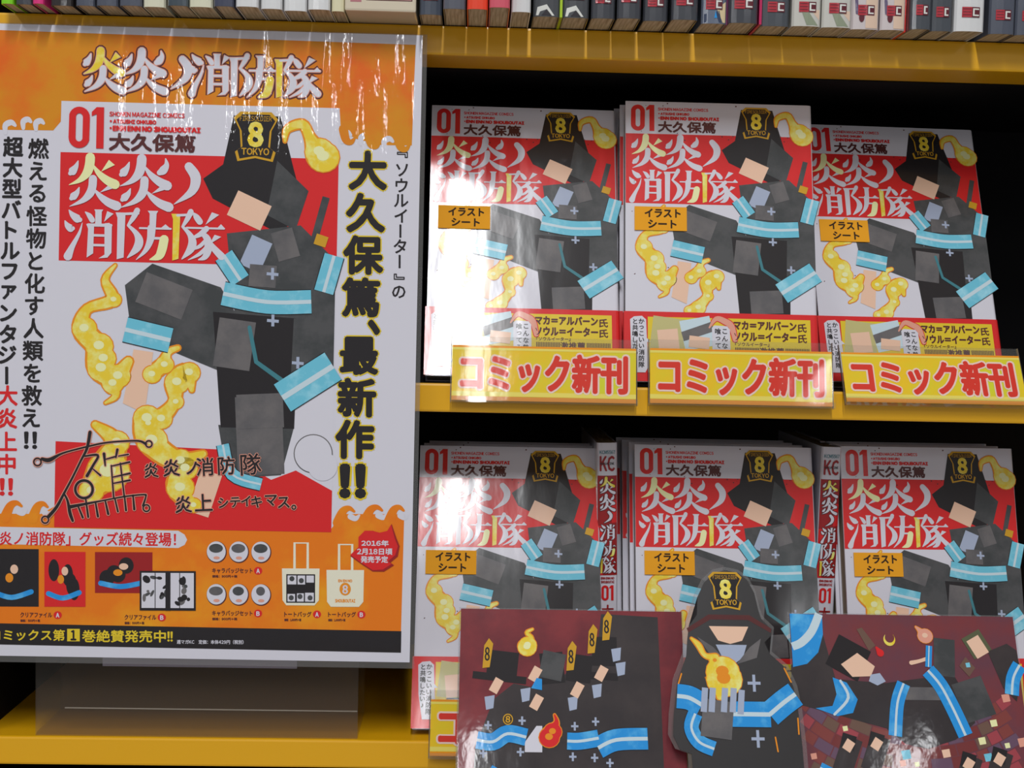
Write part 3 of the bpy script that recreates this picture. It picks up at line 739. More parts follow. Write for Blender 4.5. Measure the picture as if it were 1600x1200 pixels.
SG = [(-12.4, 705.5, -50.2, .20, 'before the upper left volume, crossed by glare'), (101.0, 705.5, -49.6, .19, 'before the upper middle volume'),
      (214.3, 704.5, -46.6, .50, 'before the upper right volume, tilted back most'), (-20.8, 705.5, -256.5, .20, 'on the lowest shelf, behind the red card')]
hh, cc = make_sign()
for i, (x, y, z, le, where) in enumerate(SG):
    a, b = (hh, cc) if i == 0 else (copy_tree(hh), copy_tree(cc))
    for o in (a, b):
        o.location = (x * MM, y * MM, (z + EYE) * MM); o.rotation_euler = (-le, 0, 0)
    a['label'] = 'clear acrylic sign holder ' + where; b['label'] = 'yellow sign card with red lettering ' + where
    a['group'] = 'clear sign holders on the shelf edges'; b['group'] = 'yellow new comics sign cards'

# ------------------------------------------------------------------ poster on its clear stand
PS = 1.0697 * 0.3279                       # mm per photo pixel on the poster
PX0, PY0 = 93.0, 160.0
def q(px, py):                             # poster layout grid -> sheet millimetres, measured from the sheet's top left corner
    u = (px - PX0 + .0175 * (py - PY0)) * PS
    v = (py - .0125 * (px - PX0) - PY0) * PS * 1.0205
    return u + 52.0, v + 42.8
po = thing('poster', 'large laminated orange and white advertising poster in front of the shelves', 'poster')
PH = 355.0
le = 0.042
# top-left corner of the printed cover sits at (-231.7, 706, 113.5)
ox, oy, oz = -231.7 - 52.0, 706.0, 113.5
bz = PH - 42.8
po.location = (ox * MM, (oy - bz * math.sin(le)) * MM, (oz - bz * math.cos(le) + EYE) * MM)
po.rotation_euler = (-le, 0, -0.009)
box('paper', -12, q(655, 600)[0] - .0, 0, .3, PH - q(300, 1029)[1], PH - q(300, 45.5)[1], P['white'], po)
box('laminate', -15, q(672, 52)[0], .1, .25, PH - q(640, 1043)[1], PH - q(665, 48.5)[1], laminate, po)
pr = Print(PH)
class PosterPrint(Print):
    def _p(s, u, v, k):
        u, v = q(u, v); return (u * MM, (s.y0 - s.STEP * (k + 1)) * MM, (s.H - v) * MM)
L0 = -95
pr = PosterPrint(PH)
pr.poly([(L0, 50), (653.5, 65), (648, 222), (600, 222), (560, 213), (535, 200), (533, 170), (93, 160), (92, 192), (80, 206), (L0, 206)], P['ground'], 0)
pr.build('header_print', po)
pr = PosterPrint(PH)
pr.poly([(L0, 803), (60, 803), (84, 790), (84, 820), (520, 825), (540, 800), (638, 800), (633.5, 984), (L0, 975)], P['goods'], 0)
pr.build('footer_print', po)
pr = PosterPrint(PH)
pr.poly([(L0, 973), (634, 984), (633.5, 1018), (L0, 1006)], P['black'], 1)
pr.build('sales_bar', po)
pr = PosterPrint(PH)
# curling flame edges
for cx, cy, r, m in ((14, 199, 9, 'white'), (40, 193, 7, 'white'), (60, 195, 7, 'white'), (-20, 199, 9, 'white'), (545, 207, 8, 'white'), (574, 211, 7, 'white'), (612, 216, 8, 'white')):
    pr.stroke([(cx - r, cy + r + 3, 5), (cx - r, cy, 8), (cx, cy - r * .5, 8), (cx + r * .7, cy, 4)], P[m], 1, grow=.5)
for cx, cy in ((545, 216), (585, 222), (632, 226)):
    pr.stroke([(cx - 6, cy - 18, 14), (cx - 2, cy - 2, 12), (cx + 6, cy + 2, 8), (cx + 12, cy - 4, 3)], P['ground'], 2, grow=.5)
for cx, cy, s_ in ((20, 795, 1), (62, 796, .9), (-25, 795, 1), (548, 800, 1), (592, 798, 1.05), (628, 798, .9)):
    pr.stroke([(cx - 16 * s_, cy + 14, 16), (cx - 8 * s_, cy - 4, 12), (cx + 2 * s_, cy - 9, 7), (cx + 10 * s_, cy - 4, 3)], P['goods'], 1, grow=.5)
    pr.stroke([(cx + 4 * s_, cy + 4, 9), (cx + 12 * s_, cy + 7, 8), (cx + 18 * s_, cy + 2, 3)], P['white'], 1, grow=.2)
pr.build('flame_edge_print', po)
# the cover reproduced on the poster
cs = 440.0 / 113.0
class CoverOnPoster(PosterPrint):
    def _p(s, u, v, k):
        px = PX0 + u * cs; py = PY0 + v * cs * .985
        px -= .0175 * (py - PY0); py += .0125 * (px - PX0)
        return super()._p(px, py, k)
pr = CoverOnPoster(PH)
pr.rect(0, 0, 113, 173, P['white'], 1); pr.rect(0, 20.7, 113, 64.6, P['red'], 2)
pr.poly([(0, 138), (66, 140), (88, 152), (98, 148), (113, 156), (113, 173), (0, 173)], P['red'], 2)
cover_art(pr, P, 3, True)
# lower part of the picture, hidden on the books by their paper bands
pr.poly([(66, 130), (97, 130), (92, 150), (70, 152)], P['char'], 3); tile(pr, 83, 134, 19, 32, P['grey'], 4, -.06)
band(pr, [(68, 138), (72, 150), (84, 154)], 5, P, 5); tile(pr, 61, 158, 9, 18, P['peach'], 4, .3)
flame(pr, [(36, 128, 9), (38, 137, 10), (50, 145, 8), (60, 142, 3)], P, 4); flame(pr, [(52, 148, 8), (50, 156, 9), (56, 163, 5)], P, 4)
flame(pr, [(16, 131, 3), (24, 138, 8), (20, 150, 14), (14, 158, 8)], P, 4)
pr.ell(105, 141, 8, 8, P['grey'], 3); pr.ell(105, 141, 7.6, 7.6, P['white'], 4); pr.ell(109, 146, 6, 6, P['white'], 5)
pr.build('cover_picture', po)
pr = CoverOnPoster(PH); cover_words(pr, P, 7); pr.build('cover_lettering', po)
# headline
pr = PosterPrint(PH)
hb = [(128, 81, 192, 145), (192, 81, 258, 145), (264, 92, 296, 140), (292, 84, 358, 148), (358, 86, 428, 150), (430, 88, 500, 150)]
hw = (P['white'], P['yellow'], P['yellow'])
title(pr, hb, (P['brown'],) * 3, 1, grow=3.4); title(pr, hb, (P['pink'],) * 3, 2, grow=1.1); title(pr, hb, hw, 3)
pr.build('headline_lettering', po)
# upright columns
pr = PosterPrint(PH)
pr.column('燃える怪物と化す人類を救え‼', 57, 217, 34.9, 33, P['black'], 1, .9, 5, du=-1.0)
pr.column('超大型バトルファンタジー', 17, 216, 32.3, 32, P['black'], 1, 1.2, 5, du=-.95)
pr.column('大炎上中‼', 8, 601, 35.6, 33, P['red'], 1, 1.0, 5, du=-.5)
for gr, m, k in ((4.8, 'obi', 1), (2.7, 'black', 2)):
    pr.column('大久保篤', 578, 229, 66, 62, P[m], k, gr, 8, du=-3.4, res=3)
    pr.text('、', 581, 497, 596, 517, P[m], k, gr, 8)
    pr.column('最新作‼', 565, 519, 65.5, 62, P[m], k, gr, 8, du=-3.2, res=3)
pr.column('﹃ソウルイーター﹄の', 633, 225, 23.8, 25, P['black'], 1, .5, 4, du=-.55)
pr.build('column_lettering', po)
# goods strip
pr = PosterPrint(PH)
pr.poly([(L0, 822), (278, 828), (288, 834), (292, 842), (288, 850), (278, 855), (L0, 849)], P['white'], 1)
pr.text('「炎炎ノ消防隊」グッズ続々登場！', -34, 831, 274, 852, P['red'], 2, .5, 4)
def file_(x0, y0, x1, y1, ground, seed):
    rr = random.Random(seed)
    pr.rect(x0, y0, x1, y1, P[ground], 2)
    W_, H_ = x1 - x0, y1 - y0
    for _ in range(4):
        a, b = rr.uniform(x0 + W_ * .2, x1 - W_ * .25), rr.uniform(y0 + H_ * .3, y1 - H_ * .3)
        pr.ell(a, b, W_ * .13, H_ * .2, P['black'], 3)
    pr.ell(x0 + W_ * .4, y0 + H_ * .5, W_ * .08, H_ * .08, P['orange'], 4); pr.ell(x0 + W_ * .5, y0 + H_ * .35, W_ * .08, H_ * .08, P['peach'], 4)
    pr.stroke([(x0 + W_ * .1, y1 - H_ * .24, 8), (x0 + W_ * .45, y1 - H_ * .16, 8), (x0 + W_ * .85, y1 - H_ * .26, 8)], P['bright'], 4)
file_(-20, 858, 57, 948, 'black', 1); file_(66, 862, 131, 948, 'red', 2); file_(146, 862, 237, 926, 'deepred', 3)
pr.rect(217, 891, 306, 953, P['black'], 5); pr.rect(220, 894, 303, 949, P['white'], 6)
rr = random.Random(9)
for i in range(22): pr.ell(rr.uniform(224, 299), rr.uniform(898, 944), rr.uniform(2, 6), rr.uniform(2, 7), P[rr.choice(['black', 'grey', 'char'])], 7, rr.uniform(0, 3), 10)
for x in (241, 258, 280): pr.rect(x, 894, x + 1.2, 949, P['black'], 8)
pr.rect(258, 891, 266, 953, P['black'], 8)
for r_, y in enumerate((861, 928)):
    for c_, x in enumerate((339, 374.5, 410)):
        pr.ell(x, y, 16, 17, P['brown'], 2); pr.ell(x - .6, y - .8, 15, 16, P['white'], 3); pr.ell(x - 1, y - 6, 11 - 2 * c_ * r_, 7, P['char' if (r_ + c_) % 2 == 0 else 'grey'], 4); pr.ell(x, y + 9, 5, 2.4, P['pink'], 4)
for x, y in ((443, 886), (514, 888)):
    pr.stroke([(x + 20, y, 4), (x + 20, y - 40, 4), (x + 41, y - 40, 4), (x + 41, y, 4)], P['bag'], 2, smooth=0)
    pr.poly([(x, y), (x + 60, y), (x + 59, y + 50), (x + 52, y + 58), (x + 7, y + 58), (x + 1, y + 50)], P['bag'], 3)
pr.rect(450, 895, 496, 940, P['black'], 4)
for a, b, c_, d in ((452, 897, 466, 911), (468, 897, 480, 911), (482, 897, 494, 908), (452, 926, 464, 938), (467, 925, 478, 938), (480, 924, 494, 938)): pr.rect(a, b, c_, d, P['white'], 5)
for a, b in ((459, 902), (474, 905), (458, 932), (472, 930), (488, 932)): pr.ell(a, b, 4, 4, P['char'], 6)
pr.text('EN EN NO', 533, 903, 555, 907, P['orange'], 4, .3, 4); pr.ell(544, 918, 9, 10, P['orange'], 4); pr.text('8', 540, 912, 548, 925, P['white'], 5, .6, 5)
pr.text('SHOUBOUTAI', 528, 934, 560, 939, P['orange'], 4, .3, 4)
pr.poly([(552, 866), (566, 852), (566, 836), (576, 826), (588, 826), (600, 830), (612, 826), (618, 815), (626, 838), (631, 850), (628, 866), (616, 876), (622, 880), (606, 890), (588, 890), (572, 880)], P['deepred'], 5)
pr.poly([(552, 864), (565, 852), (565, 836), (575, 826), (587, 826), (599, 829), (611, 826), (617, 816), (623, 838), (628, 850), (624, 864), (612, 874), (618, 878), (604, 887), (588, 888), (572, 878)], P['red'], 6)
pr.text('2016年', 570, 841, 613, 850, P['white'], 7, .4, 4); pr.text('2月18日頃', 563, 854, 619, 863.5, P['white'], 7, .4, 4); pr.text('発売予定', 569, 866, 612, 876, P['white'], 7, .4, 4)
def cap(t, x0, x1, y, letter, price):
    pr.text(t, x0, y, x1, y + 8, P['brown'], 2, .25, 4); pr.ell(x1 + 9, y + 4, 6.5, 6, P['red'], 2); pr.text(letter, x1 + 6.6, y + 1, x1 + 11.4, y + 7.5, P['white'], 3, .4, 4)
    pr.text(price, x0, y + 11, x0 + (x1 - x0) * .62, y + 15, P['brown'], 2, .2, 4)
cap('クリアファイル', 28, 78, 957, 'A', '価格：500円＋税'); cap('クリアファイル', 193, 243, 960, 'B', '価格：500円＋税')
cap('キャラバッジセット', 332, 396, 886, 'A', '価格：900円＋税'); cap('キャラバッジセット', 332, 396, 953, 'B', '価格：900円＋税')
cap('トートバッグ', 447, 490, 954, 'A', '価格：1,000円＋税'); cap('トートバッグ', 517, 561, 954, 'B', '価格：1,000円＋税')
pr.text('コミックス第', -18, 984, 98, 1001, P['obi'], 2, .5, 4); pr.rect(102, 982.5, 122, 1002, P['obi'], 2); pr.text('1', 108, 985, 116, 1000, P['black'], 3, .8, 4)
pr.text('巻絶賛発売中!!', 126, 984.5, 269, 1003, P['obi'], 2, .5, 4); pr.text('週マガKC　定価：本体429円（税別）', 276, 999, 382, 1005.5, P['white'], 2, .15, 4)
pr.build('goods_strip', po)
# handwriting and signature
pr = PosterPrint(PH)
def SX(p): return [(40 + a / 5.218, 600 + b / 5.218, (w_ if w_ else 14) / 5.218) for a, b, w_ in p]
sig = [[(120, 610, 26), (180, 618, 34), (290, 562, 16), (480, 510, 15), (640, 475, 14), (800, 460, 14), (920, 458, 16), (975, 482, 22)],
       [(515, 390, 28), (490, 520, 24), (440, 620, 18), (370, 760, 18), (300, 890, 20), (240, 1000, 26), (170, 1082, 28)],
       [(300, 890, 16), (330, 950, 20), (350, 1050, 28), (372, 1112, 22)], [(470, 585, 14), (580, 577, 20), (540, 660, 20), (490, 745, 26)], [(540, 690, 10), (600, 740, 16)],
       [(478, 925, 14), (500, 1080, 18)], [(345, 1000, 30), (600, 950, 14), (800, 912, 14), (960, 895, 14), (975, 912, 14), (952, 985, 18)],
       [(415, 990, 14), (455, 1085, 18)], [(560, 960, 14), (580, 1075, 20)], [(640, 945, 14), (665, 1055, 20)], [(720, 930, 14), (745, 1035, 16)], [(800, 915, 14), (812, 1025, 18)],
       [(870, 905, 14), (880, 1015, 20)], [(630, 565, 24), (640, 660, 12)], [(640, 610, 10), (720, 588, 14)], [(740, 530, 22), (728, 592, 14)], [(750, 582, 10), (830, 568, 14)],
       [(690, 660, 12), (710, 920, 14)], [(765, 640, 12), (797, 910, 14)], [(690, 665, 10), (842, 630, 16)], [(700, 755, 10), (845, 722, 16)], [(705, 805, 10), (845, 778, 16)]]
for col, gr, k in (('pink', 1.1, 9), ('black', 0, 10)):
    for s_ in sig: pr.stroke(SX(s_), P[col], k, grow=gr)
    for cx, cy, r in ((82, 635, 30), (1000, 482, 26), (145, 1105, 28), (465, 855, 72), (980, 1005, 27)):
        pr.ring(40 + cx / 5.218, 600 + cy / 5.218, r / 5.218, (13 if r < 60 else 22) / 5.218 + gr * 2, P[col], k)
    b0 = .5 if gr == 0 else 1.6
    for ch, x, y, s_ in (('炎', 226, 722, 26), ('炎', 258, 718, 30), ('ノ', 290, 718, 26), ('消', 311, 716, 32), ('防', 345, 714, 32), ('隊', 384, 712, 38), ('炎', 277, 775, 30), ('上', 309, 772, 32),
                         ('シ', 340, 772, 20), ('テ', 359, 771, 20), ('イ', 376, 769, 20), ('キ', 393, 770, 22), ('マ', 416, 768, 24), ('ス', 436, 771, 24), ('。', 452, 778, 26)):
        g = glyph(ch); bb = g[2]; sc = s_ * .95
        pr._put(g, sc, sc, x + 10 - (bb[0] + bb[2]) / 2 * sc, y + 12 + (bb[1] + bb[3]) / 2 * sc, P[col], k, b0, 5, rot=-.05)
pr.build('signature', po, 'black hand-drawn signature and handwriting with pale outline')

# clear stand behind it
st = thing('acrylic_stand', 'clear acrylic display stand with tray below and behind the poster', 'stand', (-248, 712.6, Z3))
box('front_panel', 0, 185.5, 0.6, 2.6, .2, 205, acrylic_smoke, st)
thin = clear('clear_stand_base', (0.94, 0.93, 0.90), 0.03, ior=1.08, bodycol=(0.5, 0.44, 0.38))
box('base_plate', 0, 185.5, 2.7, 46, .2, 1.4, thin, st)
box('back_panel', 0, 185.5, 44.6, 46, 1.5, 190, thin, st)
box('tray_edge', 16, 185, 3.0, 3.6, 15.4, 16.0, mat('clear_edge', (176, 170, 160), .3, .5), st)
box('tape_strip', 38.5, 150, -0.2, .5, 41.5, 49, mat('tape_white', (150, 140, 150), .4, .4), st)['label'] = 'greyish white tape strip'

# ------------------------------------------------------------------ illustration cards standing on the counter
def lean_card(name, label, x, y, wd, h, le, yaw=0):
    t = thing(name, label, 'card', (x, y, ZC + .3), (-le, 0, yaw), 'illustration cards on the counter')
    return t
def easel(t, u0, u1, h, le):
    # clear strut that carries the leaning card, folded back down to the counter
    top = h * .62
    bm = bmesh.new()
    a = [(u0, .6, top), (u1, .6, top), (u1, .6 + top * math.sin(le) * .9 * 0 + 30 * 1.0, 30 * math.tan(le)), (u0, .6 + 30, 30 * math.tan(le))]
    vs = [bm.verts.new((x * MM, y * MM, z * MM)) for x, y, z in a] + [bm.verts.new((x * MM, (y + 1) * MM, z * MM)) for x, y, z in a]
    bm.faces.new(vs[:4]); bm.faces.new(vs[4:])
    for i in range(4): j = (i + 1) % 4; bm.faces.new((vs[i], vs[j], vs[4 + j], vs[4 + i]))
    finish(bm, 'easel_strut', acrylic, t)
CL = .40
K['olive'] = mat('card_olive', (84, 88, 62), .5, .6, 'card', .2)
c1 = lean_card('illustration_card', 'dark red laminated illustration card with blue striped bands standing at lower centre', -4.6, 652, 127, 111, CL)
box('sheet', 1, 126.4, 0, .5, .2, 110.2, K['deepred'], c1); box('laminate', 0, 127.4, .5, .8, 0, 111, laminate, c1); easel(c1, 44, 84, 111, CL)
maroon = mat('card_maroon', (124, 40, 46), .5, .6, 'card', .2, vary=((96, 28, 38), 30, .4, .65)); pb = mat('card_soft_black', (46, 40, 42), .5, .6, 'card', .2, vary=((60, 52, 52), 30, .4, .7))
pr = Print(111)
pr.rect(1, .8, 126.4, 110.8, maroon, 0)
def X1(a, b): return (a * .0795 * 1.0 + .0 - 3.8, (b - 70) / 1080 * 94 + 1)      # crop grid -> card mm
def pts1(l): return [X1(a, b) for a, b in l]
pr.poly(pts1([(1060, 90), (1465, 105), (1480, 1250), (820, 1250), (800, 480), (860, 390), (1000, 350), (1040, 240)]), pb, 1)
pr.poly(pts1([(180, 930), (300, 640), (440, 540), (560, 560), (640, 480), (800, 480), (840, 1250), (160, 1250)]), pb, 1)
for cx, cy, w_, h_, r_ in ((360, 430, 17, 16, .1), (710, 440, 13, 17, -.1), (900, 440, 14, 15, .12), (1080, 330, 14, 16, 0), (340, 505, 30, 4, .1), (1010, 485, 26, 4, .05)):
    a = X1(cx, cy); tile(pr, a[0], a[1], w_, h_, K['black'], 2, r_)
tile(pr, *X1(710, 425), 13, 15, K['char'], 3, .2)
for cx, cy in ((318, 555), (590, 480), (600, 655), (885, 575), (1055, 470)): a = X1(cx, cy); tile(pr, a[0], a[1], 5, 8, K['peach'], 4, .5)
for cx, cy in ((270, 660), (520, 610), (850, 660), (1020, 580), (1190, 440), (1160, 350)):
    a = X1(cx, cy); pr.poly([(a[0] - 2.6, a[1] - 3), (a[0] + 3, a[1] - 4), (a[0] + 2.4, a[1] + 3), (a[0] - 1.6, a[1] + 4)], K['lilac'], 3)
pr.poly(pts1([(520, 900), (600, 800), (640, 800), (640, 960), (520, 960)]), K['white'], 3)
for l, w_ in (([(190, 890), (300, 900), (400, 850), (530, 870)], 9.2), ([(812, 890), (900, 890), (1030, 870)], 9), ([(1025, 930), (1150, 880), (1370, 870)], 11.5), ([(280, 1070), (340, 1100)], 6), ([(440, 1130), (520, 1090)], 6)):
    band(pr, pts1(l), w_, K, 4, 'bright')
a = X1(600, 545); pr.poly([(a[0] - 3, a[1] + 2), (a[0], a[1] - 3.6), (a[0] + 3, a[1] - 3), (a[0] + 3, a[1] + 3)], K['bright'], 5)
for cx, cy in ((265, 800), (500, 770), (865, 800), (1010, 770), (235, 970), (490, 960), (850, 985), (1000, 990), (1105, 1020)):
    a = X1(cx, cy)
    pr.stroke([(a[0] - 2, a[1], 1.1), (a[0] + 2, a[1], 1.1)], K['lilac'], 7, smooth=0, caps=False); pr.stroke([(a[0], a[1] - 2.3, 1.1), (a[0], a[1] + 2.3, 1.1)], K['lilac'], 7, smooth=0, caps=False)
for cx, cy in ((250, 360), (840, 370), (990, 260), (1095, 175)):
    a = X1(cx, cy); pr.poly([(a[0] - 2.4, a[1] + 7.5), (a[0] + 1.6, a[1] + 7), (a[0] + 3.4, a[1] - 6), (a[0] + 1, a[1] - 9), (a[0] - 1.6, a[1] - 5)], K['gold'], 5)
    pr.text('8', a[0] - 1.1, a[1] - 4, a[0] + 1.4, a[1] + 3.4, K['black'], 6, .2, 4)
fl = dict(orange=K['orange'], yellow=K['yellow'], cream=K['cream'])
a = X1(520, 310); flame(pr, [(a[0] + 4, a[1] - 10, 1), (a[0] + .8, a[1] - 8, 2), (a[0] + 3.4, a[1] - 5, 2.5), (a[0] + .4, a[1] - 1, 8), (a[0], a[1], 8.4)], fl, 5)
a = X1(675, 870); flame(pr, [(a[0] + 4, a[1] - 12, 1), (a[0] + 5, a[1] - 8, 3), (a[0] + 2, a[1] - 3, 8), (a[0], a[1], 9)], dict(orange=K['orange'], yellow=K['red'], cream=K['orange']), 5)
a = X1(402, 762); pr.ell(a[0], a[1], 2.8, 3, K['gold'], 5); pr.ell(a[0], a[1], 2.2, 2.4, K['black'], 6); pr.text('8', a[0] - 1.2, a[1] - 1.7, a[0] + 1.2, a[1] + 1.7, K['gold'], 7, .2, 4)
pr.build('card_artwork', c1)

c2 = lean_card('illustration_card', 'purple and red laminated illustration card with brick pattern and crescent moon at lower right', 182.6, 652, 131, 111, CL)
box('sheet', 1, 130.4, 0, .5, .2, 110.2, K['deepred'], c2); box('laminate', 0, 131.6, .5, .8, 0, 111, laminate, c2); easel(c2, 46, 86, 111, CL)
plum = mat('card_plum', (96, 54, 66), .5, .6, 'card', .2, vary=((116, 50, 54), 26, .4, .65))
def X2(a, b): return ((a - 45) / 1490 * 130 + .8 - (b - 85) * .0022, (b - 85) / 1015 * 93 + 1)
def pts2(l): return [X2(a, b) for a, b in l]
pr = Print(111)
pr.rect(1, .8, 130.4, 110.8, plum, 0)
rr = random.Random(21)
bk = [mat('card_brick_%s' % n, c_, .5, .6, 'card', .2) for n, c_ in (('rust', (124, 58, 54)), ('rose', (152, 62, 70)), ('umber', (104, 78, 66)), ('mauve', (98, 72, 92)), ('russet', (112, 46, 46)))]
# fan of brick shapes around the middle
cx0, cy0 = X2(850, -150)
for ring_ in range(13):
    r0 = 62 + ring_ * 6.4; aa = -0.05 + ring_ * .03
    while aa < 3.2:
        da = rr.uniform(5, 13) / r0
        quad = [(cx0 + r * math.cos(t_), cy0 + r * math.sin(t_)) for r, t_ in ((r0, aa), (r0, aa + da * .93), (r0 + 5.9, aa + da * .93), (r0 + 5.9, aa))]
        if all(1.2 < a < 130 and 44 < b < 110.5 for a, b in quad): pr.faces(quad, [(0, 1, 2, 3)], rr.choice(bk), 1)
        aa += da
for a, b, m in ((1430, 580, 'pink'), (1250, 835, 'cream'), (1410, 860, 'cream'), (1510, 840, 'pink'), (820, 975, 'cream'), (755, 920, 'blue'), (1012, 910, 'peach'), (1280, 930, 'blue'), (1335, 730, 'cream'), (375, 772, 'cream'), (165, 935, 'pink'), (970, 1075, 'blue'), (1100, 1055, 'yellow'), (730, 970, 'pink')):
    x, y = X2(a, b); s_ = rr.uniform(1.3, 2.8); pr.poly([(x - s_, y - s_ * .7), (x + s_ * .8, y - s_), (x + s_, y + s_ * .7), (x - s_ * .7, y + s_)], K[m], 2)
pr.poly(pts2([(45, 400), (260, 200), (330, 480), (650, 500), (1100, 440), (1200, 620), (1215, 730), (1080, 830), (900, 885), (760, 860), (640, 770), (400, 710), (110, 640), (45, 600)]), pb, 3)
tile(pr, *X2(420, 350), 20, 19, K['black'], 4, .5); pr.poly(pts2([(370, 390), (480, 320), (590, 400), (560, 460), (440, 465)]), K['peach'], 5)
tile(pr, *X2(1050, 340), 12, 21, K['char'], 4, .1); tile(pr, *X2(1220, 590), 18, 22, K['char'], 3, -.3); tile(pr, *X2(880, 560), 22, 7, K['grey'], 4)
tile(pr, *X2(1270, 256), 12, 13, K['olive'], 4, -.5); tile(pr, *X2(1276, 272), 8, 11, K['peach'], 5, -.5)
pr.poly(pts2([(1340, 300), (1470, 250), (1530, 290), (1545, 420), (1500, 600), (1420, 520)]), pb, 3)
pr.poly(pts2([(560, 450), (620, 440), (655, 490), (600, 515), (545, 490)]), K['lilac'], 5)
pr.stroke([X2(830, 375) + (2.4,), X2(880, 365) + (2,), X2(930, 350) + (2,)], K['peach'], 5)
x, y = X2(45, 85)
pr.poly([(1.1, .9)] + pts2([(262, 88), (262, 210), (225, 320), (150, 390), (60, 410)]) + [(1.1, 31)], K['bright'], 5)
pr.stroke([(18, .9, 4.6), X2(190, 190) + (4.6,), X2(120, 260) + (4.6,), (1.4, 19.5, 4.4)], K['pale'], 6, caps=False)
for l, w_ in (([(770, 500), (720, 620), (692, 812)], 7.5), ([(935, 420), (1010, 510), (1080, 650), (1145, 805)], 8.5), ([(955, 270), (940, 400)], 3.6), ([(1540, 380), (1490, 460), (1470, 560)], 8)): band(pr, pts2(l), w_, K, 6, 'bright', False)
pr.poly(pts2([(310, 470), (400, 500), (465, 600), (430, 680), (330, 700), (190, 655), (300, 640), (330, 570)]), K['bright'], 6); pr.stroke([X2(360, 490) + (1.4,), X2(405, 590) + (1.6,), X2(310, 690) + (1.4,)], K['pale'], 7)
mx_, my_ = X2(697, 235); n_ = 14
cres = [(mx_ + 3.4 * math.cos(a), my_ + 3.6 * math.sin(a)) for a in [(-.9 + (math.pi + 1.8) * i / n_) for i in range(n_ + 1)]] + \
       [(mx_ + .2 + 2.7 * math.cos(a), my_ - 1.1 + 2.9 * math.sin(a)) for a in [(math.pi + .55 - (math.pi + 1.1) * i / n_) for i in range(n_ + 1)]]
pr.poly(cres, K['yellow'], 5)
a = X2(925, 210); flame(pr, [(a[0] - 4, a[1] - 5, 1), (a[0] - 2, a[1] - 3, 3), (a[0], a[1], 7)], dict(orange=K['orange'], yellow=K['pink'], cream=K['peach']), 5, .6)
a = X2(632, 318); flame(pr, [(a[0] - 2, a[1] - 3, 1), (a[0], a[1], 4)], dict(orange=K['red'], yellow=K['red'], cream=K['orange']), 5, .2)
a = X2(1190, 390); pr.poly([(a[0] - 4, a[1]), (a[0], a[1] - 5), (a[0] + 5, a[1] + 1), (a[0] + 1, a[1] + 6)], bk[2], 4); pr.poly([(a[0] - .4, a[1] - 1.6), (a[0] + 2, a[1] - 2), (a[0] + 2.4, a[1] + .6), (a[0], a[1] + .8)], K['blue'], 5)
a = X2(545, 240); pr.poly([(a[0] - 5, a[1] - 6), (a[0] - 2, a[1] - 7), (a[0] + 5, a[1] + 3), (a[0] + 1, a[1] + 6)], bk[2], 4)
for a_, b_ in ((390, 860), (570, 850), (1150, 960), (1350, 930)):
    a = X2(a_, b_); tile(pr, a[0] - 1, a[1] + 6, 11, 20, pb, 3, .4); tile(pr, a[0], a[1] - 1, 8, 8, K['black'], 4, .3); tile(pr, a[0], a[1] + 1, 5, 6, K['peach'], 5, .6)
for l in ([(200, 1000), (330, 1060)], [(390, 1060), (550, 1085)], [(1480, 1080), (1600, 1050)]): band(pr, pts2([(min(a, 1500), b) for a, b in l]), 6, K, 6, 'bright', False)
pr.build('card_artwork', c2)

# die-cut dark card in the middle: a plain domed stand-in
c3 = lean_card('cutout_card', 'black domed die-cut card with gold badge and blue bands, before both illustration cards', 147.0, 640, 80, 139, CL)
def X3(a, b): return ((a - 455) / 3.635 * .350, (b - 50) / 3.636 / 2.98)
outl = [(440, 50), (520, 66), (575, 110), (615, 190), (635, 300), (650, 350), (712, 415), (705, 452), (662, 492), (690, 560), (780, 640), (826, 760), (845, 900), (856, 1100), (860, 1420), (190, 1420), (180, 1155),
        (110, 1130), (72, 1050), (80, 930), (110, 730), (170, 580), (178, 500), (192, 400), (246, 330), (254, 220), (300, 130), (370, 66)]
def solid(name, pts, y0, y1, m, parent, H=139):
    bm = bmesh.new()
    f = [bm.verts.new((x * MM, y0 * MM, (H - v) * MM)) for x, v in pts]; g_ = [bm.verts.new((x * MM, y1 * MM, (H - v) * MM)) for x, v in pts]
    bm.faces.new(f); bm.faces.new(g_)
    for i in range(len(pts)): j = (i + 1) % len(pts); bm.faces.new((f[i], f[j], g_[j], g_[i]))
    bmesh.ops.triangulate(bm, faces=bm.faces)
    return finish(bm, name, m, parent)
op = [X3(a, b) for a, b in outl]; op = [(x, min(v, 139)) for x, v in op]
cxm = 3.0
solid('laminate', op, .4, .7, laminate, c3)
inn = [(x * .93 + .25, v * .985 + 2.0 if v < 130 else 138.6) for x, v in op]
solid('sheet', inn, 0, .4, K['black'], c3)
easel(c3, -14, 16, 139, CL)
pr = Print(139)
gl3 = mat('card_gloss_black', (26, 22, 24), .4, .9, 'card', .4)
pr.poly(inn, gl3, 0)
pr.poly([X3(a, b) for a, b in [(200, 430), (330, 345), (570, 345), (695, 425), (690, 450), (560, 375), (340, 375), (210, 455)]], K['brown'], 1)
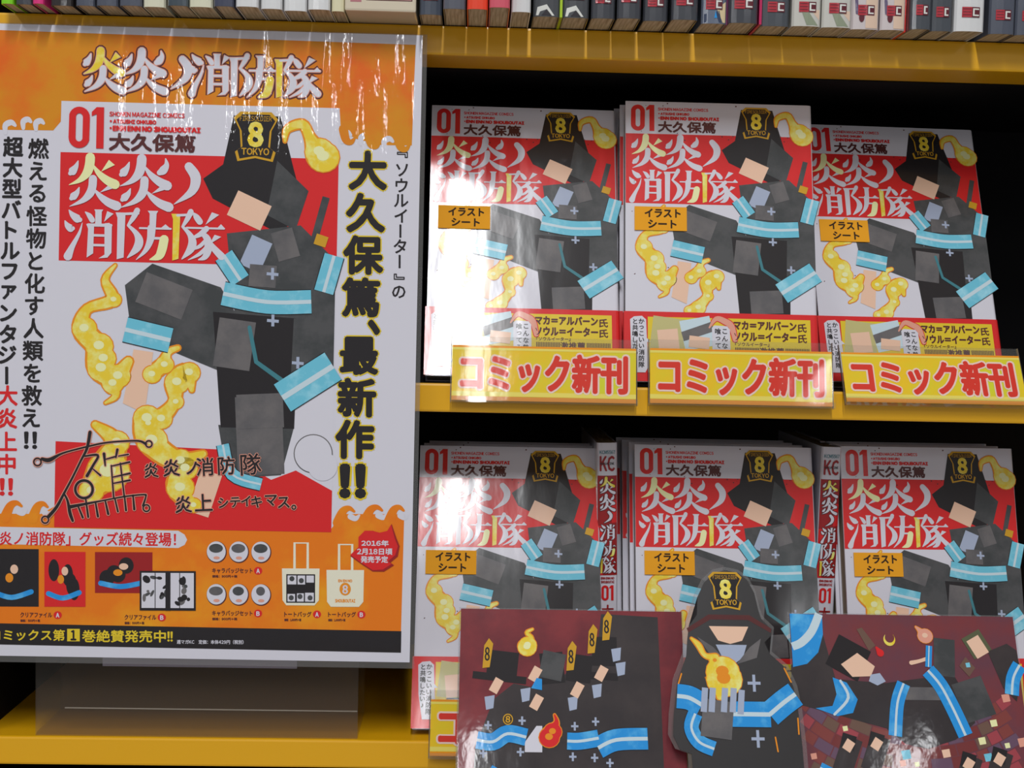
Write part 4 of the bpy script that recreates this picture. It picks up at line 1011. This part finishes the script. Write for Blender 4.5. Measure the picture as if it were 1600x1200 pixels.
pr.poly([X3(a, b) for a, b in [(330, 415), (560, 415), (520, 500), (450, 520), (380, 500)]], K['peach'], 2)
pr.poly([X3(a, b) for a, b in [(365, 525), (545, 525), (520, 600), (465, 640), (400, 600)]], K['lilac'], 2)
pr.poly([X3(a, b) for a, b in [(560, 540), (630, 485), (600, 600), (480, 640)]], K['grey'], 2); pr.poly([X3(a, b) for a, b in [(350, 540), (260, 480), (340, 600), (440, 640)]], K['grey'], 2)
shield(pr, *X3(437, 200), 9.6, K, 3)
f3 = dict(orange=K['orange'], yellow=K['yellow'], cream=K['orange'])
flame(pr, [X3(225, 490) + (1,), X3(265, 530) + (3,), X3(300, 590) + (2.5,), X3(360, 600) + (4,)], f3, 3); flame(pr, [X3(375, 830) + (4,), X3(385, 730) + (16,), X3(380, 690) + (15,), X3(350, 620) + (5,)], f3, 3)
for l, w_ in (([(130, 830), (200, 840), (270, 880)], 13), ([(440, 930), (530, 930), (660, 930)], 13.5), ([(655, 930), (740, 860), (810, 810)], 13.5), ([(230, 930), (205, 1010), (245, 1090), (330, 1130)], 8)): band(pr, [X3(a, b) for a, b in l], w_, K, 3, 'bright')
for a, b in ((575, 750), (580, 1070)):
    x, y = X3(a, b); pr.stroke([(x - 3.6, y, 1.6), (x + 3.6, y, 1.6)], K['lilac'], 6, smooth=0, caps=False); pr.stroke([(x, y - 4.6, 1.6), (x, y + 4.6, 1.6)], K['lilac'], 6, smooth=0, caps=False)
tile(pr, *X3(355, 960), 17, 20, K['grey'], 6, .12)
for a, b in ((285, 850), (330, 850), (400, 850), (450, 850), (495, 860)): tile(pr, *X3(a, b), 3.4, 13, K['lilac'], 7, .1)
for l in ([(755, 660), (790, 740)], [(160, 700), (140, 760)], [(815, 950), (815, 1040)], [(680, 1060), (690, 1140)]): pr.stroke([X3(a, b) + (.8,) for a, b in l], K['orange'], 3)
pr.build('card_artwork', c3)
for o in list(C.objects):                 # no empty leftovers
    if o.type == 'EMPTY' and not any(ch.parent == o for ch in C.objects): bpy.data.objects.remove(o)
